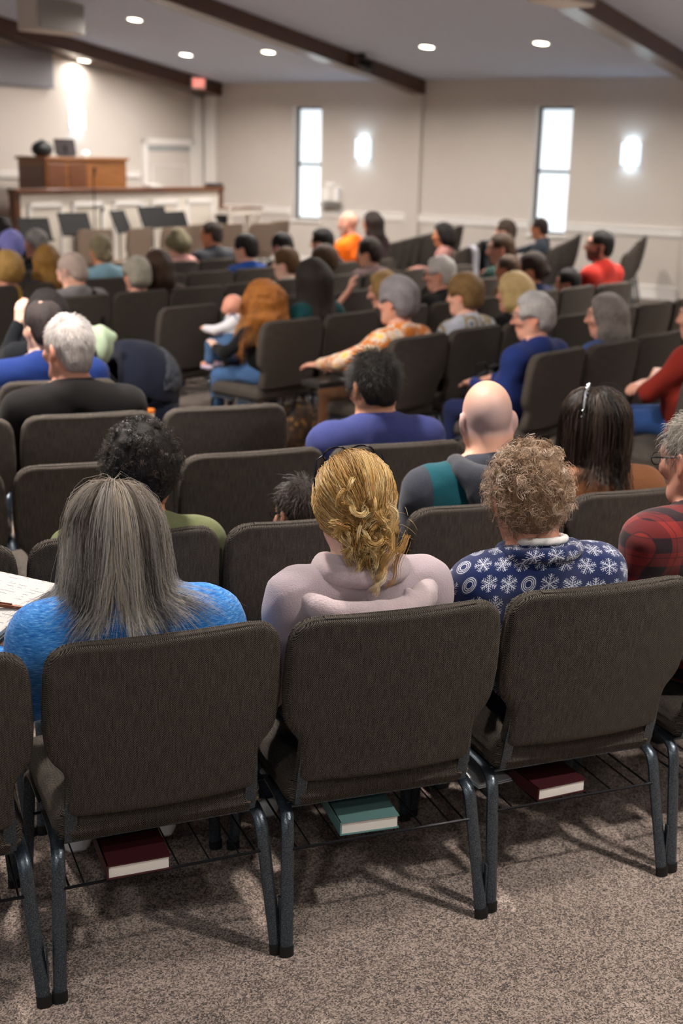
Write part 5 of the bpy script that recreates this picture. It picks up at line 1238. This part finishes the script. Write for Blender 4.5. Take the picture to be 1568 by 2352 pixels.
# notebook on the lap of the woman in blue
e = empty('open_notebook', (-.945, 2.97, .775)); e.rotation_euler = (math.radians(15), 0, math.radians(-27)); tag(e, 'open notebook with handwriting on the lap of the woman in blue', 'notebook')
M_page = None
def page_mat():
    t = NT('ruled_handwritten_page'); o = t.obj(); s = t.n('SeparateXYZ'); t.put(s.inputs[0], o)
    line = t.math('LESS_THAN', t.math('FRACT', t.math('MULTIPLY', s.outputs[1], 1/.011)), .07)
    wv = t.math('ADD', s.outputs[1], t.math('MULTIPLY', t.noise(t.scale(o, (220, 30, 1)), 1.0, 2), .006))
    scr = t.math('LESS_THAN', t.math('ABSOLUTE', t.math('SUBTRACT', t.math('FRACT', t.math('MULTIPLY', wv, 1/.011)), .55)), .10)
    words_ = t.math('GREATER_THAN', t.noise(t.scale(o, (42, 91, 1)), 1.0, 1), .52); band = t.math('GREATER_THAN', t.noise(t.scale(o, (3, 91, 1)), 1.0, 0), .44)
    ink = t.math('MULTIPLY', t.math('MULTIPLY', scr, words_), band)
    c = t.mix(t.math('MULTIPLY', line, .22), lin('#c4c0bc'), lin('#8794a3')); t.base(t.mix(t.math('MULTIPLY', ink, .65), c, lin('#3b3f4c'))); return t.set(.8, 0, .2)
PM = page_mat(); M_cover = plain('notebook_cover', '#3a4444', .6)
for sx in (-1, 1):
    MB().box(min(0, sx*.185), max(0, sx*.185), -.15, .15, .004, .016, .002).build('page_block', PM, e)
    MB().box(min(0, sx*.192), max(0, sx*.192), -.156, .156, 0, .004, .001).build('cover', M_cover, e)
p = Vector((-.80, 3.18, .70)); pe = empty('pen', (-.805, 2.915, .800)); pe.rotation_euler = (0, math.radians(2), math.radians(-12)); tag(pe, 'brown click pen lying on the open notebook', 'pen')
M_pen = plain('pen_bronze', '#7a4a34', .35, .4, bump=0)
MB().tube([(-.05, 0, 0), (.045, 0, 0), (.058, 0, 0)], [.0055, .006, .004], 8).build('barrel', M_pen, pe, True); MB().tube([(-.05, 0, 0), (-.062, 0, 0)], [.003, .002], 8).build('button', M_pen, pe, True); MB().box(-.045, -.005, -.001, .001, .005, .008).build('clip', M_pen, pe)

# hymnals on the book racks (page edges towards the aisle behind)
def hymnal(s, t, z, ang, w, d, h, cover, label):
    x, y = near_frame(s, t); e = empty('hymnal', (x, y, z), math.radians(21.5 + ang)); tag(e, label, 'book', 'hymn books on the chair racks')
    M = plain('book_cloth_' + cover, cover, .6, var=.08, scale=200, bump=.1)
    MB().box(-w/2, w/2, -d/2, d/2, 0, .003).build('back_cover', M, e); MB().box(-w/2, w/2, -d/2, d/2, h - .003, h).build('front_cover', M, e)
    MB().box(-w/2 - .001, -w/2 + .004, -d/2, d/2, 0, h, .001).build('spine', M, e)
    t_ = NT('page_edges_' + cover); o = t_.obj(); n = t_.noise(t_.scale(o, (3, 3, 900)), 1.0, 2); t_.base(t_.mix(n, lin('#cfcac2'), lin('#f2efea')))
    MB().box(-w/2 + .004, w/2 - .004, -d/2 + .004, d/2 - .004, .003, h - .003).build('pages', t_.set(.8), e)
    return e
hymnal(.525, 2.665, .268, 0, .15, .20, .036, '#380b12', 'maroon hymn book on the rack below the woman in blue')
hb_ = hymnal(1.115, 2.67, .268, -4, .155, .205, .036, '#5f8482', 'sage green book on the rack below the blonde woman')
q = MB()
for x in (-.03, .0, .03): q.box(x - .010, x + .010, .02, .024, .0361, .0366)
q.build('title_stamp', plain('stamp_grey', '#39504f', .5, bump=0), hb_)
hymnal(1.655, 2.67, .268, 3, .15, .20, .036, '#380b12', 'maroon hymn book on the rack below the snowflake fleece')
x, y = near_frame(1.555, 2.83); e = empty('paper_folder', (x, y, .266), math.radians(21.5 + 6)); tag(e, 'pale blue paper folder lying on the rack beside the maroon book', 'folder')
MB().box(-.10, .10, -.14, .14, 0, .003).build('cover', plain('pale_folder', '#a9b8c0', .7), e); MB().box(-.095, .097, -.135, .137, .003, .006).build('paper', plain('white_paper', '#dfe3e6', .8, bump=0), e)

# black book in the hands of the floral blouse, bags on the floor
e = empty('closed_book', (-.11, 7.33, .575), math.radians(40)); tag(e, 'closed black book on the lap of the floral blouse', 'book'); MB().box(-.12, .12, -.085, .085, 0, .035, .006).build('cover', plain('black_leather', '#141414', .45), e); MB().box(-.116, .121, -.08, .08, .006, .029).build('pages', plain('page_edge', '#4a443e', .7), e)
def bag(loc, size, col, rz, label, pat=None):
    e = empty('handbag', loc, rz); tag(e, label, 'bag', 'bags beside the seats'); w, d, h = size
    f = Field((-w, -d, -.03), (w, d, h*1.3), .014); f.ell((0, 0, h*.42), (w*.52, d*.5, h*.52), .02); f.ell((0, 0, h*.2), (w*.55, d*.55, h*.3), .05); f.cut((0, 0, 0.0), (0, 0, -1)); f.wrinkle(.008, 30, 4)
    sdf_obj('bag_body', f, pat or fabric('bag_' + col, col, None, 30, .25), e)
    for s in (-1, 1): MB().tube([(-w*.3, s*d*.2, h*.8), (-w*.2, s*d*.25, h*1.15), (w*.2, s*d*.25, h*1.15), (w*.3, s*d*.2, h*.8)], .008, 6).build('bag_strap', fabric('strap_black', '#101112'), e, True)
def brocade():
    t = NT('brown_brocade'); o = t.obj(); v = t.n('TexVoronoi'); t.put(v.inputs['Vector'], o); v.inputs['Scale'].default_value = 22
    t.base(t.ramp(v.outputs['Distance'], [(.15, lin('#7a5a2a')), (.35, lin('#3a2412')), (.7, lin('#1d120a'))])); return t.set(.7, 0, .3)
bag((-.30, 8.12, 0), (.34, .22, .34), '#2b1b10', .8, 'brown patterned fabric bag on the floor beside the mother', brocade())
bag((.86, 7.55, .452), (.26, .18, .20), '#17181a', .9, 'small dark handbag with silver studs beside the navy sweater')

# baby carriage in the aisle
e = empty('baby_carriage', (-1.24, 6.95, 0), math.radians(-62)); e.scale = (.86, .86, .92); tag(e, 'dark blue baby carriage with grey canopy panel standing in the aisle', 'stroller')
M_navy = fabric('stroller_navy', '#12172a', '#0a0d18', 40); M_sg = fabric('stroller_grey', '#3c3f46', '#2b2e34', 40); M_sf = plain('stroller_frame', '#16171a', .4, .4, bump=0)
f = Field((-.40, -.36, .35), (.40, .40, 1.05), .016); f.ell((0, .06, .66), (.25, .32, .29), .02); f.ell((0, .02, .60), (.21, .27, .24), .01, 's'); f.cut((0, .1, .62), (0, -.35, -1)); f.cut((0, -.12, .6), (0, -1, .25))
f.wrinkle(.006, 30, 2); sdf_obj('canopy', f, M_navy, e)
f = Field((-.40, -.1, .5), (.40, .44, 1.05), .016); f.ell((0, .075, .665), (.252, .322, .287), .02); f.ell((0, .06, .66), (.249, .315, .283), .005, 's'); f.cut((0, .16, .6), (0, -1, .35)); f.cut((0, .1, .66), (0, -.1, -1)); sdf_obj('canopy_panel', f, M_sg, e)
f = Field((-.3, -.4, .3), (.3, .4, .8), .016); f.cap((0, -.25, .42), (0, .22, .50), .12, .14, .04, kx=1.5); f.ell((0, -.04, .60), (.17, .27, .16), .03, 's'); sdf_obj('seat_tub', f, M_navy, e)
mb = MB()
for s in (-1, 1):
    mb.tube([(s*.25, -.36, .98), (s*.25, -.30, .92), (s*.24, .0, .60), (s*.24, .30, .16)], .013, 8); mb.tube([(s*.24, .05, .55), (s*.26, -.30, .14)], .012, 8)
mb.tube([(-.25, -.36, .98), (-.1, -.40, 1.0), (.1, -.40, 1.0), (.25, -.36, .98)], .014, 8); mb.tube([(-.26, -.30, .14), (.26, -.30, .14)], .01, 8); mb.build('frame', M_sf, e, True)
for (x, y) in ((-.27, -.30), (.27, -.30), (-.20, .32), (.20, .32)):
    w = mk('wheel', *(lambda m: (m.v, m.f))(MB().lathe([(.07, -.02), (.105, -.022), (.115, 0), (.105, .022), (.07, .02)], 20)), plain('tyre_black', '#111112', .7), e, True); w.location = (x, y, .116); w.rotation_euler = (0, math.pi/2, 0)
    hbm = mk('wheel_hub', *(lambda m: (m.v, m.f))(MB().lathe([(.001, -.015), (.07, -.015), (.07, .015), (.001, .015)], 14)), plain('hub_grey', '#5a5c60', .4, .3), e, True); hbm.parent = w
f = Field((-.3, -.35, .12), (.3, .35, .36), .016); f.cap((0, -.2, .22), (0, .22, .24), .09, None, .02, kx=2.0); f.ell((0, 0, .32), (.19, .26, .10), .02, 's'); sdf_obj('basket', f, M_sg, e)
MB().lathe([(.001, 0), (.026, .001), (.026, .005), (.001, .006)], 12, (-.215, .12, .80)).build('badge', plain('badge_white', '#dfe0e4', .4, bump=0), e)
MB().box(-.27, -.262, -.12, -.02, .60, .63, .002).build('care_label', plain('label_yellow', '#c9a31e', .5, bump=0), e); MB().tube([(-.265, -.2, .55), (-.262, -.12, .42)], .012, 6, .006).build('buckle_strap', plain('strap_grey', '#a9a6a4', .6), e, True)
e2 = empty('baby_blanket', (-1.36, 6.72, .76), .3); e2.scale = (.75, .75, .85); tag(e2, 'pale green crumpled blanket hanging on the baby carriage handle', 'blanket')
f = Field((-.24, -.22, -.06), (.24, .22, .30), .012); f.ell((0, 0, .12), (.15, .11, .11), .02); f.ell((.06, .02, .17), (.12, .08, .07), .03); f.ell((-.09, .0, .08), (.09, .09, .07), .03); f.wrinkle(.02, 34, 6); sdf_obj('blanket_folds', f, fabric('sage_blanket', '#aebd9d', '#8ba08a', 30), e2)
e3 = empty('snack_cup', (-1.02, 6.42, .50), 0); tag(e3, 'white cup with orange lid hanging beside the baby carriage', 'cup'); MB().lathe([(.001, 0), (.028, 0), (.034, .075), (.001, .075)], 14).build('cup_wall', plain('cup_white', '#dcd5cc', .4, bump=0), e3, True); MB().lathe([(.001, .075), (.036, .075), (.036, .09), (.001, .095)], 14).build('lid', plain('cup_orange', '#c46a1c', .4, bump=0), e3, True)

# coat and towel on the wall-block chairs
def drape(name, loc, ang, w, drop, label, mat, cat):
    e = empty(name, loc, ang); tag(e, label, cat); f = Field((-w, -.2, -drop - .05), (w, .25, .12), .014)
    f.cap((-w*.4, -.045, -.02), (w*.4, -.045, -.02), .045, None, .02); f.cap((-w*.38, -.075, -.04), (-w*.36, -.09, -drop), .026, .03, .03, kx=2.2); f.cap((w*.36, -.075, -.04), (w*.34, -.09, -drop*.9), .026, .03, .03, kx=2.2); f.cap((0, -.075, -.04), (0, -.085, -drop*.95), .026, .03, .03, kx=2.4)
    f.wrinkle(.008, 36, 9); sdf_obj('cloth_folds', f, mat, e)
p = near_frame(14.75, 2.76, 74); drape('towel', (p[0], p[1], .875), math.radians(74), .16, .42, 'white towel draped over a chair back near the window wall', fabric('towel_white', '#c3c3cc', '#a9a9b4'), 'towel')
p = near_frame(15.5, 2.76, 74); drape('coat', (p[0], p[1], .885), math.radians(74), .30, .5, 'dark winter coat hung over a chair back beside the white towel', fabric('coat_navy', '#1b2029', '#11141b'), 'coat')

# ------------------------------------------------------------------ stage end
e = empty('stage_platform', RW(13.4, 14.55, 0), ROOM); tag(e, 'carpeted stage platform behind the white panelled rail', 'stage'); MB().box(-4.0, 2.05, -.90, .82, 0, .5, .01).build('platform', plain('stage_carpet', '#6d5f57', .95), e)
e = empty('stage_rail', RW(13.45, 13.55, 0), ROOM); tag(e, 'white panelled stage rail with a dark wooden cap', 'railing')
M_wp = plain('panel_white', '#e9e2d6', .5, var=.02, bump=0)
MB().box(-2.0, 2.0, -.04, .04, 0, 1.27).build('rail_body', M_wp, e); MB().box(-2.10, 2.10, -.09, .09, 1.27, 1.335, .012).build('cap', M_walnut, e)
for sx in (-1, 1): MB().box(sx*2.05 - .05, sx*2.05 + .05, -.06, .06, 0, 1.27, .006).build('end_post', M_walnut, e)
for k in range(5):
    x = -1.56 + .78*k; q = MB()
    for (a, b, z0, z1) in ((x-.31, x+.31, 1.09, 1.15), (x-.31, x+.31, .22, .28), (x-.31, x-.25, .22, 1.15), (x+.25, x+.31, .22, 1.15)): q.box(a, b, -.062, -.04, z0, z1, .004)
    pf = q.build('panel_frame', M_trim, e); MB().box(x-.25, x+.25, -.046, -.04, .28, 1.09).build('panel', plain('panel_inner', '#ddd5c8', .5, var=.02, bump=0), pf)
# organ console
e = empty('organ_console', RW(13.38, 14.55, .5), ROOM); tag(e, 'wooden organ console behind the stage rail', 'organ')
MB().box(-.80, .80, -.30, .30, 0, 1.20, .01).build('case', M_oak, e); MB().box(-.83, .83, -.33, .33, 1.20, 1.245, .008).build('top_board', M_oak, e)
for x in (-.6, -.2): MB().box(x - .17, x + .17, -.315, -.30, .75, 1.15, .006).build('side_panel', M_walnut, e)
MB().box(-.815, -.80, -.27, .27, .1, 1.12, .004).build('end_panel', M_walnut, e); MB().box(-.2, .75, -.34, -.30, .70, .74, .004).build('moulding', M_walnut, e); MB().box(.80, .84, -.1, .1, .62, .95, .01).build('switch_box', M_black, e)
def on_organ(name, x, y, label, cat): o = empty(name, RW(13.38 + x, 14.55 + y, 1.745), ROOM); return tag(o, label, cat)
o = on_organ('desk_lamp_case', -.68, -.1, 'rounded black case on top of the wooden organ', 'case'); f = Field((-.22, -.2, 0), (.22, .2, .28), .012); f.ell((0, 0, .10), (.17, .13, .12), .02); f.cut((0, 0, .001), (0, 0, -1)); sdf_obj('case_shell', f, plain('case_black', '#15191d', .4), o); MB().tube([(-.05, 0, .21), (0, 0, .235), (.05, 0, .21)], .008, 6).build('carry_handle', M_black, o, True)
o = on_organ('monitor', -.20, -.08, 'dark tilted monitor on top of the wooden organ', 'monitor'); sc_ = MB().box(-.17, .17, -.015, .015, .02, .26, .006).build('screen', plain('monitor_dark', '#2a1f22', .3, bump=0), o); sc_.rotation_euler = (math.radians(-14), 0, math.radians(-12)); MB().box(-.1, .1, -.08, .08, 0, .015, .004).build('stand_foot', M_black, o); MB().box(-.02, .02, 0, .03, .01, .15).build('stand_neck', M_black, o)
o = on_organ('book_lamp', .16, -.1, 'small white glowing reading lamp on the wooden organ', 'lamp'); MB().lathe([(.001, 0), (.05, 0), (.05, .012), (.008, .02), (.008, .05), (.001, .05)], 14).build('lamp_base', M_trim, o, True); MB().lathe([(.05, .05), (.035, .09), (.001, .095), (.001, .05)], 14).build('lamp_shade', emit('book_lamp_glow', (.8, .92, 1), 2.0), o, True)
# items on the rail cap
for (x, w, d, h, nm, lab, c_) in ((.55, .26, .18, .04, 'hymn_stack', 'pale stacked papers lying on the stage rail', '#cfcac4'), (1.95, .30, .14, .05, 'rail_box', 'dark flat case lying on the end of the stage rail', '#2a2b2e')):
    o = empty(nm, RW(13.45 + x, 13.55, 1.335), ROOM + .1); tag(o, lab, 'papers' if c_ == '#cfcac4' else 'case'); MB().box(-w/2, w/2, -d/2, d/2, 0, h, .004).build('stack_body', plain('item_' + nm, c_, .6), o); MB().box(-w/2 + .02, w/2 - .03, -d/2 + .02, d/2 - .01, h, h + .006).build('top_sheet', plain('sheet_' + nm, '#e6e3de' if c_ == '#cfcac4' else '#3a3b3f', .6), o)
# white curved table at the end of the rail
o = empty('side_table', RW(15.35, 13.05, 0), ROOM); tag(o, 'white table with a curved dark edged top at the end of the stage rail', 'table')
n = 16; pts = [(-.40, -.20)] + [(-.40 + .80*k/n, -.20) for k in range(1, n)] + [(.40, -.20)] + [(.40 - .80*k/n, .02 + .18*math.sin(math.pi*k/n)) for k in range(0, n + 1)]
V = [(x, y, .94) for x, y in pts] + [(x, y, 1.03) for x, y in pts]; m = len(pts); mk('table_top', V, [tuple(range(m-1, -1, -1)), tuple(range(m, 2*m))] + [(i, (i+1) % m, (i+1) % m + m, i + m) for i in range(m)], M_wp, o, False)
MB().tube([(x, y, 1.035) for x, y in pts], .012, 6, closed=True).build('edge_band', M_walnut, o, True)
for (x, y) in ((-.35, -.16), (.35, -.16), (-.32, .05), (.32, .05)): MB().box(x - .025, x + .025, y - .025, y + .025, 0, .94, .003).build('leg', M_wp, o)
# music stands
M_st = plain('stand_black', '#0b0b0c', .6, .0, bump=0)
def music_stand(t, s, z, rz, w, label):
    o = empty('music_stand', RW(t, s, 0), ROOM + rz); tag(o, label, 'music stand', 'black music stands before the stage')
    d = MB().box(-w/2, w/2, -.008, .008, -.16, .16, .003).box(-w/2, w/2, -.06, .0, -.165, -.155).build('desk', M_st, o); d.location = (0, 0, z - .14); d.rotation_euler = (math.radians(-22), 0, 0)
    MB().tube([(0, .02, .12), (0, .02, z - .16)], .011, 8).build('post', M_st, o, True)
    for k in range(3): a = k*2.094 + .5; MB().tube([(0, .02, .14), (.12*math.cos(a), .02 + .12*math.sin(a), .06), (.26*math.cos(a), .02 + .26*math.sin(a), .008)], .008, 6).build('leg', M_st, o, True)
for (t, z, rz, w, lab) in ((11.95, 1.03, -.1, .50, 'black music stand just below the wooden organ'), (12.80, 1.04, .35, .46, 'tilted black music stand beside the microphone'), (13.46, 1.08, .0, .54, 'tallest black music stand before the white panels'), (13.95, 1.00, .1, .48, 'low black music stand beside the tallest stand'), (11.25, .98, -.2, .46, 'black music stand behind the lavender cap'), (15.02, .93, .2, .40, 'black music stand beside the man in dark grey')):
    music_stand(t, 13.0, z, rz, w, lab)
# microphone stands
o = empty('microphone_stand', RW(12.45, 13.15, 0), ROOM); tag(o, 'slim tall microphone stand before the white stage rail', 'microphone stand')
MB().tube([(0, 0, .02), (0, 0, 1.50)], .008, 8).build('pole', M_st, o, True); MB().lathe([(.001, 0), (.13, 0), (.13, .015), (.02, .03), (.001, .03)], 18).build('base', M_st, o, True); MB().tube([(0, 0, 1.50), (0, -.02, 1.56), (0, -.03, 1.62)], [.012, .016, .022], 8).build('microphone', M_st, o, True)
o = empty('microphone_stand', RW(12.62, 13.2, 0), ROOM + 1); tag(o, 'short microphone stand between two music stands', 'microphone stand')
MB().tube([(0, 0, .02), (0, 0, 1.0)], .008, 8).build('pole', M_st, o, True); MB().lathe([(.001, 0), (.12, 0), (.12, .015), (.02, .03), (.001, .03)], 18).build('base', M_st, o, True); MB().tube([(0, 0, 1.0), (0, -.02, 1.05), (0, -.03, 1.09)], [.014, .02, .026], 8).build('microphone', M_st, o, True)
# wall box with shelf by the first window; small camera under the beam
o = empty('wall_phone', RW(T_R, 12.55, 1.06), ROOM); tag(o, 'white wall box with a small shelf beside the first window', 'wall box')
MB().box(-.09, 0, -.16, .16, .06, .28, .01).build('housing', M_trim, o); MB().box(-.11, -.085, -.06, .02, .08, .33, .008).build('handset', plain('handset_white', '#dedbd6', .4, bump=0), o); MB().box(-.16, 0, -.2, .2, 0, .025, .004).build('shelf', plain('shelf_grey', '#9a9894', .5), o); MB().box(-.05, 0, -.05, .14, .30, .36, .005).build('top_cover', M_trim, o)
o = empty('security_camera', RW(15.35, 10.75, ceil_z(15.35) - .02), ROOM); tag(o, 'small black camera on the side of the ceiling beam', 'camera')
MB().lathe([(.001, -.02), (.06, -.02), (.06, .02), (.001, .02)], 14).build('mount', M_black, o, True); q = MB().tube([(0, .0, -.1), (0, -.12, -.14), (0, -.2, -.17)], [.06, .07, .055], 10).build('housing', M_black, o, True); MB().tube([(0, 0, -.02), (0, 0, -.1)], .02, 8).build('arm', M_black, o, True); MB().lathe([(.001, 0), (.035, 0), (.035, .01), (.001, .01)], 12, (0, -.17, -.2)).build('lens', M_rubber, o, True)
